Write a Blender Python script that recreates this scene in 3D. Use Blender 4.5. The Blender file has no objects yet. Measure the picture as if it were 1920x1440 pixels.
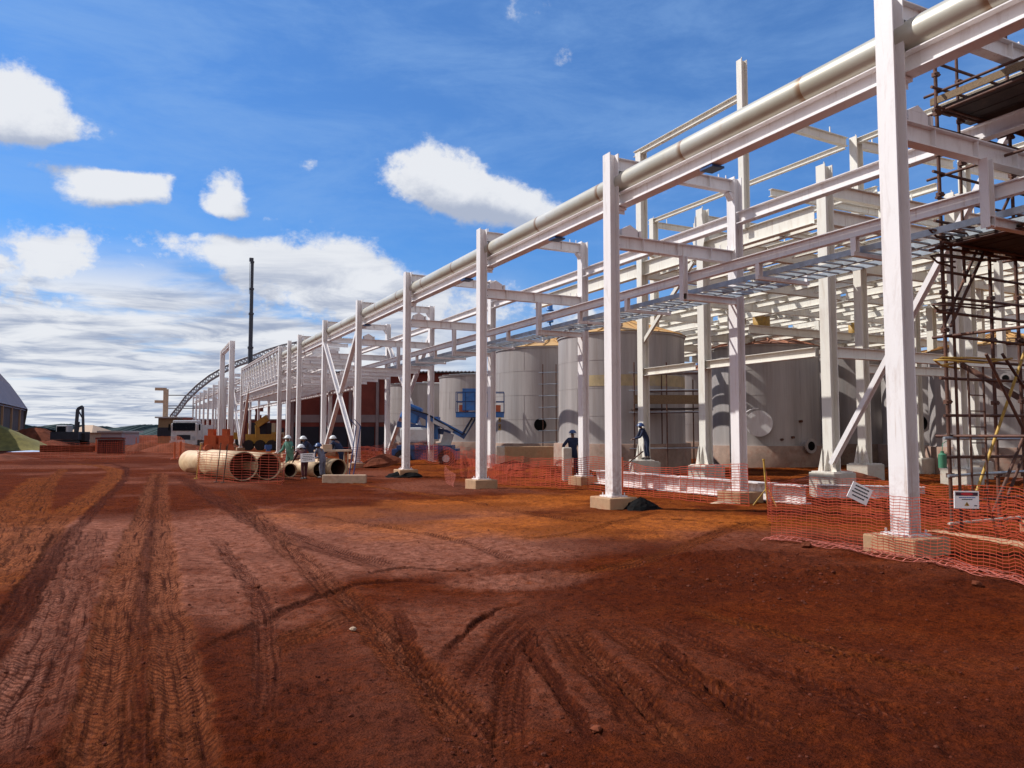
import bpy, bmesh, math, random
import numpy as np
from mathutils import Vector, Matrix, Euler
random.seed(7); RNG = np.random.default_rng(11)
S = bpy.context.scene; COL = S.collection
R = math.radians

# ------------------------------------------------------------------ camera
F_PX = 1430.0; YAW = math.atan(0.5); PITCH = math.atan(92/1430.0); CAM_H = 1.65
cam_d = bpy.data.cameras.new('camera'); cam = bpy.data.objects.new('camera', cam_d); COL.objects.link(cam)
cam_d.sensor_fit = 'HORIZONTAL'; cam_d.sensor_width = 36.0; cam_d.lens = 36.0*F_PX/1920
cam_d.clip_start = 0.05; cam_d.clip_end = 9000
cam.location = (0, 0, CAM_H); cam.rotation_euler = (R(90)+PITCH, 0, -YAW)
S.camera = cam

# ------------------------------------------------------------------ light
SUN_AZ = -50.0; SUN_EL = 46.0           # azimuth clockwise from +Y
sd = bpy.data.lights.new('sun', 'SUN'); sd.energy = 5.0; sd.angle = R(0.5); sd.color = (1.0, 0.98, 0.945)
so = bpy.data.objects.new('sun', sd); COL.objects.link(so)
tow = Vector((math.sin(R(SUN_AZ))*math.cos(R(SUN_EL)), math.cos(R(SUN_AZ))*math.cos(R(SUN_EL)), math.sin(R(SUN_EL))))
so.rotation_euler = tow.to_track_quat('Z', 'Y').to_euler()
S.view_settings.view_transform = 'Standard'; S.view_settings.look = 'None'
S.view_settings.exposure = 0.0; S.view_settings.gamma = 1.0

# point on the ray of a photo pixel (used once, to read real positions off the photograph)
def ray(px, py):
    v = Vector(((px-960)/F_PX, (720-py)/F_PX, -1))
    return (Euler((R(90)+PITCH, 0, -YAW)).to_matrix() @ v)
def gp(px, py, z=0.0):
    d = ray(px, py); t = (z-CAM_H)/d.z
    return Vector((d.x*t, d.y*t, z))
FW = Vector((math.sin(YAW), math.cos(YAW), 0)); RT = Vector((math.cos(YAW), -math.sin(YAW), 0))
def at(px, py, dist):                    # dist = horizontal distance along the view heading
    d = ray(px, py); t = dist/(d.x*FW.x+d.y*FW.y)
    return Vector((0, 0, CAM_H)) + d*t

# ------------------------------------------------------------------ world
W = bpy.data.worlds.new('World'); S.world = W; W.use_nodes = True
nt = W.node_tree; nt.nodes.clear(); N = nt.nodes; L = nt.links
def nd(t, **kw):
    n = N.new(t)
    for k, v in kw.items(): setattr(n, k, v)
    return n
def mth(op, a, b=None, clamp=False):
    n = nd('ShaderNodeMath', operation=op, use_clamp=clamp)
    for i, x in enumerate((a, b)):
        if x is None: continue
        if isinstance(x, (int, float)): n.inputs[i].default_value = x
        else: L.new(x, n.inputs[i])
    return n.outputs[0]
def mrange(x, a, b, c=0, d=1, smooth=True):
    n = nd('ShaderNodeMapRange'); n.interpolation_type = 'SMOOTHSTEP' if smooth else 'LINEAR'
    L.new(x, n.inputs[0])
    for i, v in zip((1, 2, 3, 4), (a, b, c, d)): n.inputs[i].default_value = v
    return n.outputs[0]
def mixc(f, a, b):
    n = nd('ShaderNodeMix', data_type='RGBA')
    if isinstance(f, (int, float)): n.inputs[0].default_value = f
    else: L.new(f, n.inputs[0])
    for i, x in ((6, a), (7, b)):
        if isinstance(x, tuple): n.inputs[i].default_value = (*x, 1)
        else: L.new(x, n.inputs[i])
    return n.outputs[2]
out = nd('ShaderNodeOutputWorld'); bg = nd('ShaderNodeBackground'); L.new(bg.outputs[0], out.inputs[0])
sky = nd('ShaderNodeTexSky', sky_type='NISHITA'); sky.sun_disc = False
sky.sun_elevation = R(SUN_EL); sky.sun_rotation = R(SUN_AZ % 360); sky.air_density = 1.0; sky.dust_density = 0.6; sky.ozone_density = 2.0
SKY_STR = 0.10
bg.inputs[1].default_value = SKY_STR
tc = nd('ShaderNodeTexCoord')
rot = nd('ShaderNodeVectorRotate', rotation_type='Z_AXIS'); L.new(tc.outputs['Generated'], rot.inputs['Vector']); rot.inputs['Angle'].default_value = YAW
sp = nd('ShaderNodeSeparateXYZ'); L.new(rot.outputs[0], sp.inputs[0])
X_, Y_, Z_ = sp.outputs
az = mth('ARCTAN2', X_, Y_)
el = mth('ARCSINE', Z_)
uv = nd('ShaderNodeCombineXYZ'); L.new(az, uv.inputs[0]); L.new(el, uv.inputs[1])
# cloud deck seen in perspective for the low layered bank
den = mth('ADD', mth('MAXIMUM', Z_, 0.0), 0.05)
pl = nd('ShaderNodeCombineXYZ'); L.new(mth('DIVIDE', X_, den), pl.inputs[0]); L.new(mth('DIVIDE', Y_, den), pl.inputs[1])
def noise(vec, scale, detail, rough=0.55, off=0.0, stretch=None, dist=0.0):
    if stretch or off:
        m = nd('ShaderNodeMapping'); L.new(vec, m.inputs[0]); m.inputs['Location'].default_value = (off, off*0.7, off*0.3)
        if stretch: m.inputs['Scale'].default_value = stretch
        vec = m.outputs[0]
    n = nd('ShaderNodeTexNoise'); L.new(vec, n.inputs['Vector']); n.inputs['Scale'].default_value = scale
    n.inputs['Detail'].default_value = detail; n.inputs['Roughness'].default_value = rough; n.inputs['Distortion'].default_value = dist
    return n.outputs['Fac']
# clouds: photo centre, half sizes (px), tilt, weight
CL = [(10, 185, 90, 80, 0, 1.2), (80, 240, 95, 62, -10, 1.15), (165, 345, 85, 40, 0, .9), (262, 338, 90, 52, 0, 1.15), (422, 372, 60, 42, 75, 1.15), (800, 322, 120, 66, -15, 1.25), (890, 368, 140, 70, -12, 1.1), (165, 292, 120, 20, 0, -.9), (345, 372, 22, 60, 0, -.8), (330, 412, 150, 20, 0, -.9), (430, 418, 70, 18, 0, -.7),
      (985, 395, 130, 52, -14, 1.1), (1045, 112, 62, 48, 50, .40), (572, 307, 52, 20, 10, .50), (215, 180, 75, 18, 0, .38),
      (490, 490, 300, 95, -8, 1.05), (690, 560, 220, 110, -15, .95), (20, 460, 95, 62, 0, .8), (135, 475, 60, 50, 40, .65),
      (110, 575, 330, 100, 0, .75), (990, 590, 240, 75, -10, .85), (1235, 365, 70, 45, 0, .62), (990, 15, 160, 45, 8, .38),
      (1640, 300, 120, 60, 0, .4), (1100, 250, 260, 60, 12, .28), (850, 20, 60, 30, 0, .35), (190, 235, 60, 22, 0, .5), (1900, 640, 350, 60, 0, .6), (340, 535, 80, 42, 20, -1.1)]
def azel(px, py):
    d = ray(px, py).normalized(); l = d.dot(RT); f = d.dot(FW)
    return math.atan2(l, f), math.asin(d.z)
def field(vec):
    acc = None
    for px, py, rx, ry, t, w in CL:
        a, e = azel(px, py)
        m = nd('ShaderNodeMapping', vector_type='TEXTURE'); L.new(vec, m.inputs[0])
        m.inputs['Location'].default_value = (a, e, 0); m.inputs['Rotation'].default_value = (0, 0, R(t)); m.inputs['Scale'].default_value = (1.12*rx/F_PX, 1.12*ry/F_PX, 1)
        ln = nd('ShaderNodeVectorMath', operation='LENGTH'); L.new(m.outputs[0], ln.inputs[0])
        g = mrange(ln.outputs['Value'], 0.0, 1.25, w*.86, 0.0)
        acc = g if acc is None else mth('ADD', acc, g)
    return acc
warp = nd('ShaderNodeTexNoise'); L.new(uv.outputs[0], warp.inputs['Vector']); warp.inputs['Scale'].default_value = 9; warp.inputs['Detail'].default_value = 4
wv = nd('ShaderNodeVectorMath', operation='MULTIPLY_ADD'); L.new(warp.outputs['Color'], wv.inputs[0]); wv.inputs[1].default_value = (.030, .022, 0); 
sub = nd('ShaderNodeVectorMath', operation='SUBTRACT'); L.new(uv.outputs[0], sub.inputs[0]); sub.inputs[1].default_value = (.015, .011, 0)
L.new(sub.outputs[0], wv.inputs[2])
uvw = wv.outputs[0]
fb = mth('ADD', mth('MULTIPLY', noise(uv.outputs[0], 13, 12, .64, 3.1, (1, 1.3, 1), .1), .62), mth('MULTIPLY', noise(uv.outputs[0], 38, 10, .62, 7.7, (1, 1.2, 1), .1), .38))
f0 = field(uvw)
dens = mth('ADD', f0, mth('MULTIPLY', mth('SUBTRACT', fb, .5), 2.5))
cum = mrange(dens, .40, .90)
# layered bank, only low on the left and thinning to the right
st = noise(pl.outputs[0], .95, 8, .56, 5.0, (1, 1, 1), .3)
low = mth('MULTIPLY', mrange(el, .235, .15), mrange(az, .05, -.12, .0, 1))
lowr = mth('MULTIPLY', mrange(el, .16, .03), .62)
bank = mth('MULTIPLY', mrange(mth('ADD', st, mth('MULTIPLY', mrange(el, .2, .02), .14)), .33, .54), mth('MAXIMUM', low, lowr))
alpha = mth('MAXIMUM', cum, bank, True)
alpha = mth('MULTIPLY', alpha, .97)
# unseen broken cloud added behind the camera to whiten the fill in shaded faces
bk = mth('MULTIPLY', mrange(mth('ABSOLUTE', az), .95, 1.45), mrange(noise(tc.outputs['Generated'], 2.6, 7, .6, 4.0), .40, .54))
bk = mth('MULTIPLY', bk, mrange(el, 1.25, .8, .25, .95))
# shading: thick parts grey below, bright rims and tops
mv = nd('ShaderNodeVectorMath', operation='ADD'); L.new(uvw, mv.inputs[0]); mv.inputs[1].default_value = (-.012, .03, 0)
f1 = field(mv.outputs[0])
fb2 = noise(uv.outputs[0], 9, 8, .62, 9.0, (1, 1.8, 1), .3)
lit = mth('ADD', mth('MULTIPLY', mth('SUBTRACT', f0, f1), 1.1), mth('MULTIPLY', fb2, 2.0))
lit = mth('ADD', lit, mth('MULTIPLY', mth('SUBTRACT', fb, .5), 2.6))
lit = mrange(lit, .35, 1.65, .15, 1.0)
st2 = noise(pl.outputs[0], 1.5, 7, .6, 1.3, (1, 1, 1), .5)
litb = mrange(st2, .33, .60)
isb = mth('MULTIPLY', mrange(el, .26, .16), mrange(az, .02, -.16))
mx = nd('ShaderNodeMix', data_type='FLOAT'); L.new(isb, mx.inputs[0]); L.new(lit, mx.inputs[2]); L.new(litb, mx.inputs[3])
ccol = mixc(mx.outputs[0], (3.6, 4.2, 5.6), (8.3, 8.5, 8.9))
# clear sky: Nishita, deepened as the camera shows it, paler towards the horizon
deep = nd('ShaderNodeMix', data_type='RGBA', blend_type='MULTIPLY'); deep.inputs[0].default_value = 1; L.new(sky.outputs[0], deep.inputs[6]); deep.inputs[7].default_value = (.36, .84, 1.42, 1)
hz = mrange(el, .26, .0, 0, .75)
clear = mixc(hz, deep.outputs[2], (3.4, 4.9, 7.2))
cir = mth('MULTIPLY', mrange(noise(uv.outputs[0], 4.2, 9, .66, 2.0, (1, 3.4, 1), .35), .34, .72, .30, .95), mrange(el, .15, .35, .22, .50))
clear = mixc(cir, clear, (2.9, 4.9, 8.3))
final = mixc(alpha, clear, ccol)
final = mixc(bk, final, (8.6, 7.9, 7.2))  # added rear cloud, tinted warm for the shade fill
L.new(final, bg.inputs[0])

# ------------------------------------------------------------------ materials
MATS = {}
class MatB:
    def __init__(s, name):
        m = bpy.data.materials.new(name); m.use_nodes = True; s.m = m; s.t = m.node_tree; s.b = s.t.nodes['Principled BSDF']
    def n(s, t, **k):
        x = s.t.nodes.new(t)
        for a, b in k.items(): setattr(x, a, b)
        return x
    def lk(s, a, b): s.t.links.new(a, b)
    def noise(s, scale, detail=5, rough=.6, stretch=None, coord='Object', dist=0):
        tc = s.n('ShaderNodeTexCoord') if coord != 'World' else s.n('ShaderNodeNewGeometry')
        v = tc.outputs['Object' if coord != 'World' else 'Position']
        if stretch:
            mp = s.n('ShaderNodeMapping'); s.lk(v, mp.inputs[0]); mp.inputs['Scale'].default_value = stretch; v = mp.outputs[0]
        x = s.n('ShaderNodeTexNoise'); s.lk(v, x.inputs['Vector']); x.inputs['Scale'].default_value = scale; x.inputs['Detail'].default_value = detail
        x.inputs['Roughness'].default_value = rough; x.inputs['Distortion'].default_value = dist
        return x.outputs['Fac']
    def ramp(s, f, stops):
        r = s.n('ShaderNodeValToRGB'); s.lk(f, r.inputs[0]); e = r.color_ramp.elements
        while len(e) > 1: e.remove(e[-1])
        for i, (p, c) in enumerate(stops):
            q = e[0] if i == 0 else e.new(p)
            q.position = p; q.color = (*c, 1)
        return r.outputs[0]
    def mix(s, f, a, b, mode='MIX'):
        x = s.n('ShaderNodeMix', data_type='RGBA', blend_type=mode)
        for i, v in ((0, f), (6, a), (7, b)):
            if isinstance(v, tuple): x.inputs[i].default_value = (*v, 1)
            elif isinstance(v, (int, float)): x.inputs[i].default_value = v
            else: s.lk(v, x.inputs[i])
        return x.outputs[2]
    def col(s, c): s.lk(c, s.b.inputs['Base Color'])
    def bump(s, h, strength=.3, dist=.01):
        x = s.n('ShaderNodeBump'); x.inputs['Strength'].default_value = strength; x.inputs['Distance'].default_value = dist
        s.lk(h, x.inputs['Height']); s.lk(x.outputs[0], s.b.inputs['Normal'])
def simple(name, c, rough=.6, metal=0.0, var=.25, scale=3.0, dirt=None, damt=.5, bump=.15, stretch=None, coord='World', bscale=25):
    b = MatB(name); f = b.noise(scale, 6, .65, stretch, coord)
    lo = tuple(x*(1-var) for x in c); hi = tuple(min(1, x*(1+var*.6)) for x in c)
    cc = b.ramp(f, [(.3, lo), (.7, hi)])
    if dirt:
        g = b.noise(scale*.7+.9, 8, .7, stretch, coord, .4)
        k = b.ramp(g, [(.50, (0, 0, 0)), (.78, (damt,)*3)])
        cc = b.mix(k, cc, dirt)
    b.col(cc); b.b.inputs['Roughness'].default_value = rough; b.b.inputs['Metallic'].default_value = metal
    if bump: b.bump(b.noise(bscale, 4, .6, None, coord), bump)
    MATS[name] = b.m; return b
def white_steel(name, c, drt):
    b = MatB(name)
    f = b.noise(1.3, 7, .65, (1, 1, .25), 'World')
    cc = b.ramp(f, [(.3, tuple(x*.88 for x in c)), (.7, c)])
    s2 = b.noise(5, 8, .75, (1, 1, .18), 'World', .6)
    cc = b.mix(b.ramp(s2, [(.52, (0,)*3), (.78, (.55,)*3)]), cc, drt)
    rn = b.ramp(b.noise(16, 5, .6, (1, 1, .035), 'World'), [(.60, (0,)*3), (.70, (.7,)*3)]); pt = b.ramp(b.noise(.9, 3, .5, None, 'World'), [(.45, (0,)*3), (.6, (1,)*3)])
    cc = b.mix(b.mix(1.0, rn, pt, 'MULTIPLY'), cc, (.42, .27, .19))
    # red mud splashed on the lowest metre
    g = b.n('ShaderNodeNewGeometry'); sx = b.n('ShaderNodeSeparateXYZ'); b.lk(g.outputs['Position'], sx.inputs[0])
    mr = b.n('ShaderNodeMapRange'); b.lk(sx.outputs[2], mr.inputs[0]); mr.inputs[1].default_value = 1.3; mr.inputs[2].default_value = .25; mr.inputs[3].default_value = 0; mr.inputs[4].default_value = .75
    mm = b.n('ShaderNodeMath', operation='MULTIPLY'); b.lk(mr.outputs[0], mm.inputs[0]); b.lk(b.ramp(b.noise(9, 6, .7, None, 'World'), [(.42, (0,)*3), (.7, (1,)*3)]), mm.inputs[1])
    cc = b.mix(mm.outputs[0], cc, (.30, .12, .07))
    b.col(cc); b.b.inputs['Roughness'].default_value = .48; b.bump(b.noise(22, 5, .65, None, 'World'), .12)
    MATS[name] = b.m
white_steel('white_steel', (.84, .795, .775), (.42, .31, .25))
white_steel('cream_steel', (.77, .73, .64), (.40, .30, .20))
simple('galvanised', (.42, .46, .50), .42, .55, .3, 4, (.30, .30, .28), .6)
simple('concrete', (.42, .25, .135), .9, 0, .25, 3, (.33, .12, .06), .9, .5)
simple('pale_concrete', (.52, .47, .39), .9, 0, .2, 3, (.33, .14, .07), .8, .5)
simple('rusty_tube', (.11, .05, .035), .7, .3, .5, 6, (.26, .11, .05), .8, .3)
simple('yellow_tube', (.50, .30, .05), .6, 0, .3, 8, (.18, .08, .04), .8)
simple('plank', (.20, .13, .07), .85, 0, .45, 5, (.30, .20, .10), .8, .4, (1, 9, 9))
simple('dark_plank', (.05, .035, .03), .85, 0, .4, 5, (.12, .07, .04), .6, .4)
simple('orange_net', (.42, .055, .02), .55, 0, .25, 2)
simple('pink_net', (.50, .13, .09), .6, 0, .3, 2, (.35, .12, .07), .7)
simple('orange_plastic', (.55, .11, .03), .45, 0, .25, 3, (.3, .1, .05), .5)
simple('blue_paint', (.02, .15, .46), .35, 0, .25, 4, (.10, .10, .12), .6)
simple('dark_blue_paint', (.015, .06, .20), .4, 0, .3, 4, (.08, .07, .08), .5)
simple('tank_steel', (.40, .36, .34), .46, .12, .30, 1.1, (.25, .19, .16), .65, .10, (1.6, 1.6, .10))
simple('tank_roof', (.56, .33, .12), .75, 0, .25, 1.5, (.30, .15, .08), .7)
simple('rag_roof', (.40, .19, .12), .9, 0, .5, 2.0, (.15, .07, .05), .9, .6)
simple('yellow_stain', (.52, .40, .22), .5, .2, .3, 2.0, (.36, .30, .26), .9)
simple('brick', (.17, .035, .024), .9, 0, .3, .8, (.10, .03, .025), .6)
simple('grey_band', (.22, .17, .17), .8, 0, .2, 1)
simple('dark_inside', (.018, .018, .028), .9, 0, .3, 1)
simple('roof_sheet', (.42, .40, .38), .5, .2, .2, 2)
simple('black_plastic', (.006, .006, .006), .85, 0, .4, 5, (.04, .018, .01), .3, .6)
simple('navy_cloth', (.012, .02, .055), .9, 0, .4, 9)
simple('green_cloth', (.09, .22, .17), .9, 0, .4, 9)
simple('grey_cloth', (.16, .16, .20), .9, 0, .4, 9)
simple('maroon_cloth', (.09, .02, .022), .9, 0, .4, 9)
simple('skin', (.16, .075, .045), .6, 0, .15, 9)
simple('helmet', (.68, .68, .66), .35, 0, .1, 9)
simple('blue_helmet', (.03, .06, .16), .35, 0, .1, 9)
simple('boot', (.03, .02, .018), .7, 0, .3, 9)
simple('pipe_beige', (.60, .42, .24), .6, .1, .25, 1.3, (.33, .14, .06), .9, .1)
simple('pipe_inside_shade', (.09, .03, .02), .9, 0, .4, 2)  # dark colour stands in for the shade inside the open pipes
simple('yellow_paint', (.42, .22, .02), .45, 0, .25, 5, (.22, .12, .05), .7)
simple('red_paint', (.15, .025, .016), .5, 0, .25, 5)
simple('truck_white', (.52, .52, .52), .4, 0, .12, 4, (.36, .20, .14), .5)
simple('glass_dark', (.01, .014, .02), .08, 0, .1, 4, bump=0)
simple('rubber', (.018, .016, .016), .85, 0, .3, 9, (.12, .05, .03), .7)
simple('hall_roof', (.38, .34, .37), .55, .2, .12, .4)
simple('hall_wall', (.085, .065, .06), .85, 0, .4, .6, (.16, .07, .05), .6)
simple('grass_bank', (.19, .15, .03), .95, 0, .4, 2.0, (.10, .11, .03), .7, .6)
simple('far_field', (.07, .12, .045), .95, 0, .3, .05, (.14, .17, .05), .8)
simple('far_wood', (.022, .045, .040), .95, 0, .4, .3)
simple('earth', (.16, .045, .022), .95, 0, .4, 1.2, (.09, .025, .014), .7, .8, bscale=8)
simple('truss_grey', (.28, .29, .31), .55, .3, .2, 3)
simple('sign_white', (.90, .89, .86), .5, 0, .06, 6)
simple('sign_dark', (.05, .012, .03), .5, 0, .1, 6)
simple('sign_red', (.55, .02, .03), .5, 0, .1, 6)
simple('ink', (.02, .025, .03), .6, 0, .1, 6)
simple('stone', (.11, .028, .015), .95, 0, .5, 9, (.20, .09, .06), .4, .6)
simple('sheet_blue', (.45, .52, .68), .7, 0, .25, 3)
simple('valve_yellow', (.42, .24, .04), .6, 0, .4, 7, (.12, .06, .03), .8)
simple('green_plastic', (.04, .17, .09), .6, 0, .2, 4)
simple('beige_block', (.52, .36, .24), .85, 0, .25, 3, (.30, .12, .06), .7)
def pipe_mat():
    b = MatB('pipe_steel'); f = b.noise(1.1, 7, .6, (1, .35, 1), 'World')
    cc = b.ramp(f, [(.25, (.40, .36, .26)), (.5, (.52, .49, .41)), (.75, (.62, .61, .57))])
    s2 = b.noise(2.2, 8, .7, None, 'World', .5)
    cc = b.mix(b.ramp(s2, [(.56, (0,)*3), (.76, (.55,)*3)]), cc, (.40, .25, .13))
    # rusty weld rings about every 6 m along the pipe
    g = b.n('ShaderNodeNewGeometry'); sx = b.n('ShaderNodeSeparateXYZ'); b.lk(g.outputs['Position'], sx.inputs[0])
    md = b.n('ShaderNodeMath', operation='MODULO'); ad = b.n('ShaderNodeMath', operation='ADD'); ad.inputs[1].default_value = .35; b.lk(sx.outputs[1], ad.inputs[0]); b.lk(ad.outputs[0], md.inputs[0]); md.inputs[1].default_value = 3.0
    mr = b.n('ShaderNodeMapRange', interpolation_type='SMOOTHSTEP'); b.lk(md.outputs[0], mr.inputs[0]); mr.inputs[1].default_value = .16; mr.inputs[2].default_value = .03; mr.inputs[3].default_value = 0; mr.inputs[4].default_value = .85
    cc = b.mix(mr.outputs[0], cc, (.24, .12, .05))
    b.col(cc); b.b.inputs['Metallic'].default_value = .2; b.b.inputs['Roughness'].default_value = .36
    b.bump(b.noise(14, 4, .6, None, 'World'), .08); MATS['pipe_steel'] = b.m
pipe_mat()

# ------------------------------------------------------------------ mesh helpers
class MB:
    def __init__(s): s.v = []; s.f = []; s.sm = []
    def add(s, vs, fs, smooth=False):
        o = len(s.v); s.v += [tuple(v) for v in vs]; s.f += [tuple(i+o for i in f) for f in fs]; s.sm += [smooth]*len(fs); return s
    def box(s, c, sz, rz=0, rot=None):
        x, y, z = (a/2 for a in sz); P = [(-x,-y,-z),(x,-y,-z),(x,y,-z),(-x,y,-z),(-x,-y,z),(x,-y,z),(x,y,z),(-x,y,z)]
        M = (rot if rot is not None else Matrix.Rotation(rz, 3, 'Z')); c = Vector(c)
        return s.add([M @ Vector(p)+c for p in P], [(0,3,2,1),(4,5,6,7),(0,1,5,4),(1,2,6,5),(2,3,7,6),(3,0,4,7)])
    def frame(s, a, b, up=(0,0,1)):
        d = (Vector(b)-Vector(a)).normalized(); up = Vector(up)
        if abs(d.dot(up)) > .98: up = Vector((0,1,0))
        x = d.cross(up).normalized(); return x, x.cross(d).normalized()
    def prism(s, a, b, prof, up=(0,0,1), smooth=False, cap=True):
        a = Vector(a); b = Vector(b); x, y = s.frame(a, b, up); n = len(prof)
        vs = [a+x*p+y*q for p, q in prof]+[b+x*p+y*q for p, q in prof]
        fs = [(i, (i+1) % n, n+(i+1) % n, n+i) for i in range(n)]
        s.add(vs, fs, smooth)
        if cap: s.add(vs, [tuple(range(n))[::-1], tuple(range(n, 2*n))])
        return s
    def bar(s, a, b, w, h=None, up=(0,0,1)):
        h = h or w; return s.prism(a, b, [(-w/2,-h/2),(w/2,-h/2),(w/2,h/2),(-w/2,h/2)], up)
    def ib(s, a, b, d, w, tf=.014, tw=.010, up=(0,0,1)):     # I section, depth d along up
        D = d/2; B = w/2; t = tw/2; k = D-tf
        return s.prism(a, b, [(-B,-D),(B,-D),(B,-k),(t,-k),(t,k),(B,k),(B,D),(-B,D),(-B,k),(-t,k),(-t,-k),(-B,-k)], up)
    def tube(s, a, b, r, n=8, r2=None, cap=True):
        a = Vector(a); b = Vector(b); x, y = s.frame(a, b); r2 = r if r2 is None else r2
        vs = []
        for p, q in ((a, r), (b, r2)):
            vs += [p+x*math.cos(2*math.pi*i/n)*q+y*math.sin(2*math.pi*i/n)*q for i in range(n)]
        s.add(vs, [(i, (i+1) % n, n+(i+1) % n, n+i) for i in range(n)], True)
        if cap: s.add(vs, [tuple(range(n))[::-1], tuple(range(n, 2*n))])
        return s
    def path(s, pts, r, n=6):
        pts = [Vector(p) for p in pts]; rings = []
        for i, p in enumerate(pts):
            a = pts[max(0, i-1)]; b = pts[min(len(pts)-1, i+1)]; x, y = s.frame(a, b)
            rings.append([p+x*math.cos(2*math.pi*k/n)*r+y*math.sin(2*math.pi*k/n)*r for k in range(n)])
        vs = [v for q in rings for v in q]
        fs = [(i*n+k, i*n+(k+1) % n, (i+1)*n+(k+1) % n, (i+1)*n+k) for i in range(len(pts)-1) for k in range(n)]
        s.add(vs, fs, True); return s.add(vs, [tuple(range(n))[::-1], tuple(range(len(vs)-n, len(vs)))])
    def lathe(s, prof, c=(0,0,0), n=32, smooth=True, a0=0, a1=2*math.pi):
        c = Vector(c); vs = []; full = abs(a1-a0-2*math.pi) < 1e-6; m = n if full else n+1
        for r, z in prof: vs += [c+Vector((r*math.cos(a0+(a1-a0)*i/n), r*math.sin(a0+(a1-a0)*i/n), z)) for i in range(m)]
        fs = [(j*m+i, j*m+(i+1) % m, (j+1)*m+(i+1) % m, (j+1)*m+i) for j in range(len(prof)-1) for i in range(n)]
        return s.add(vs, fs, smooth)
    def disc(s, c, nrm, r, th, n=24):
        nrm = Vector(nrm).normalized(); c = Vector(c); return s.tube(c, c+nrm*th, r, n)
    def ball(s, c, r, sz=(1,1,1), n=10, m=6):
        prof = [(math.sin(math.pi*j/m)*r, -math.cos(math.pi*j/m)*r) for j in range(m+1)]
        vs = []; c = Vector(c)
        for q, z in prof: vs += [c+Vector((q*math.cos(2*math.pi*i/n)*sz[0], q*math.sin(2*math.pi*i/n)*sz[1], z*sz[2])) for i in range(n)]
        return s.add(vs, [(j*n+i, j*n+(i+1) % n, (j+1)*n+(i+1) % n, (j+1)*n+i) for j in range(m) for i in range(n)], True)
    def rock(s, c, r, rnd=random):
        c = Vector(c); o = len(s.v); n = 7; m = 4; vs = []
        for j in range(m+1):
            for i in range(n):
                k = r*rnd.uniform(.7, 1.15); t = math.pi*j/m
                vs.append(c+Vector((k*math.sin(t)*math.cos(6.283*i/n), k*math.sin(t)*math.sin(6.283*i/n), -k*.65*math.cos(t))))
        return s.add(vs, [(j*n+i, j*n+(i+1) % n, (j+1)*n+(i+1) % n, (j+1)*n+i) for j in range(m) for i in range(n)])
    def mesh(s, name, origin=(0,0,0)):
        me = bpy.data.meshes.new(name); o = Vector(origin)
        me.from_pydata([(v[0]-o.x, v[1]-o.y, v[2]-o.z) for v in s.v], [], s.f)
        me.polygons.foreach_set('use_smooth', s.sm); me.update(); return me
def part(name, mb, mat, parent=None, loc=(0,0,0), label=None):
    """mesh in world coordinates; origin moved to parent's location (or loc)"""
    base = Vector(parent['base']) if parent is not None else Vector(loc)
    me = mb.mesh(name, base); me.materials.append(MATS[mat]); o = bpy.data.objects.new(name, me); COL.objects.link(o)
    if parent is not None:
        o.parent = parent
        o['base'] = tuple(base)
    else: o.location = base; o['base'] = tuple(base)
    if label: o['label'] = label
    return o
def root_of(o):
    while o.parent: o = o.parent
    return o
def tag(o, label, cat, group=None, kind=None):
    if label: o['label'] = label
    if cat: o['category'] = cat
    if group: o['group'] = group
    if kind: o['kind'] = kind
    return o
def thing(name, label, cat, loc=(0,0,0), group=None):
    o = bpy.data.objects.new(name, None); COL.objects.link(o); o.location = loc; o.empty_display_size = .3; o['base'] = tuple(loc)
    return tag(o, label, cat, group)
def inst(src, loc, rz=None):                 # shared-mesh copy of a part, moved (loc relative to its parent)
    o = src.copy(); COL.objects.link(o); o.location = loc
    if rz is not None: o.rotation_euler.z = rz
    return o
def dup(root, loc, rz=None, label=None, group=None):
    r = root.copy(); COL.objects.link(r); r.location = loc
    if rz is not None: r.rotation_euler.z = rz
    if label: r['label'] = label
    if group: r['group'] = group
    def rec(src, dst):
        for ch in src.children:
            c = ch.copy(); COL.objects.link(c); c.parent = dst; rec(ch, c)
    rec(root, r); return r

simple('mast_paint', (.035, .04, .055), .5, 0, .3, 3)

simple('plinth_concrete', (.30, .20, .15), .92, 0, .3, 2, (.22, .08, .045), .9, .5)
for nm_ in ('stone', 'black_plastic', 'earth', 'rag_roof'): MATS[nm_].node_tree.nodes['Principled BSDF'].inputs['Specular IOR Level'].default_value = .08
# ------------------------------------------------------------------ ground
def vnoise(x, y, seed):
    xi = np.floor(x).astype(np.int64); yi = np.floor(y).astype(np.int64); fx = x-xi; fy = y-yi
    fx = fx*fx*(3-2*fx); fy = fy*fy*(3-2*fy)
    def h(a, b):
        n = (a*374761393+b*668265263+seed*1442695041) & 0xffffffff
        n = ((n ^ (n >> 13))*1274126177) & 0xffffffff
        return ((n ^ (n >> 16)) & 0xffff)/65535.0
    return (h(xi, yi)*(1-fx)+h(xi+1, yi)*fx)*(1-fy)+(h(xi, yi+1)*(1-fx)+h(xi+1, yi+1)*fx)*fy
def fbm(x, y, seed, octs=4, g=.5):
    a = 1; s = 0; t = 0
    for o in range(octs):
        s += a*vnoise(x*2**o, y*2**o, seed+o*17); t += a; a *= g
    return s/t
def sstep(x, a, b):
    t = np.clip((x-a)/(b-a), 0, 1); return t*t*(3-2*t)
def px2xy(pts): return [tuple(gp(px, py))[:2] for px, py in pts]
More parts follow.
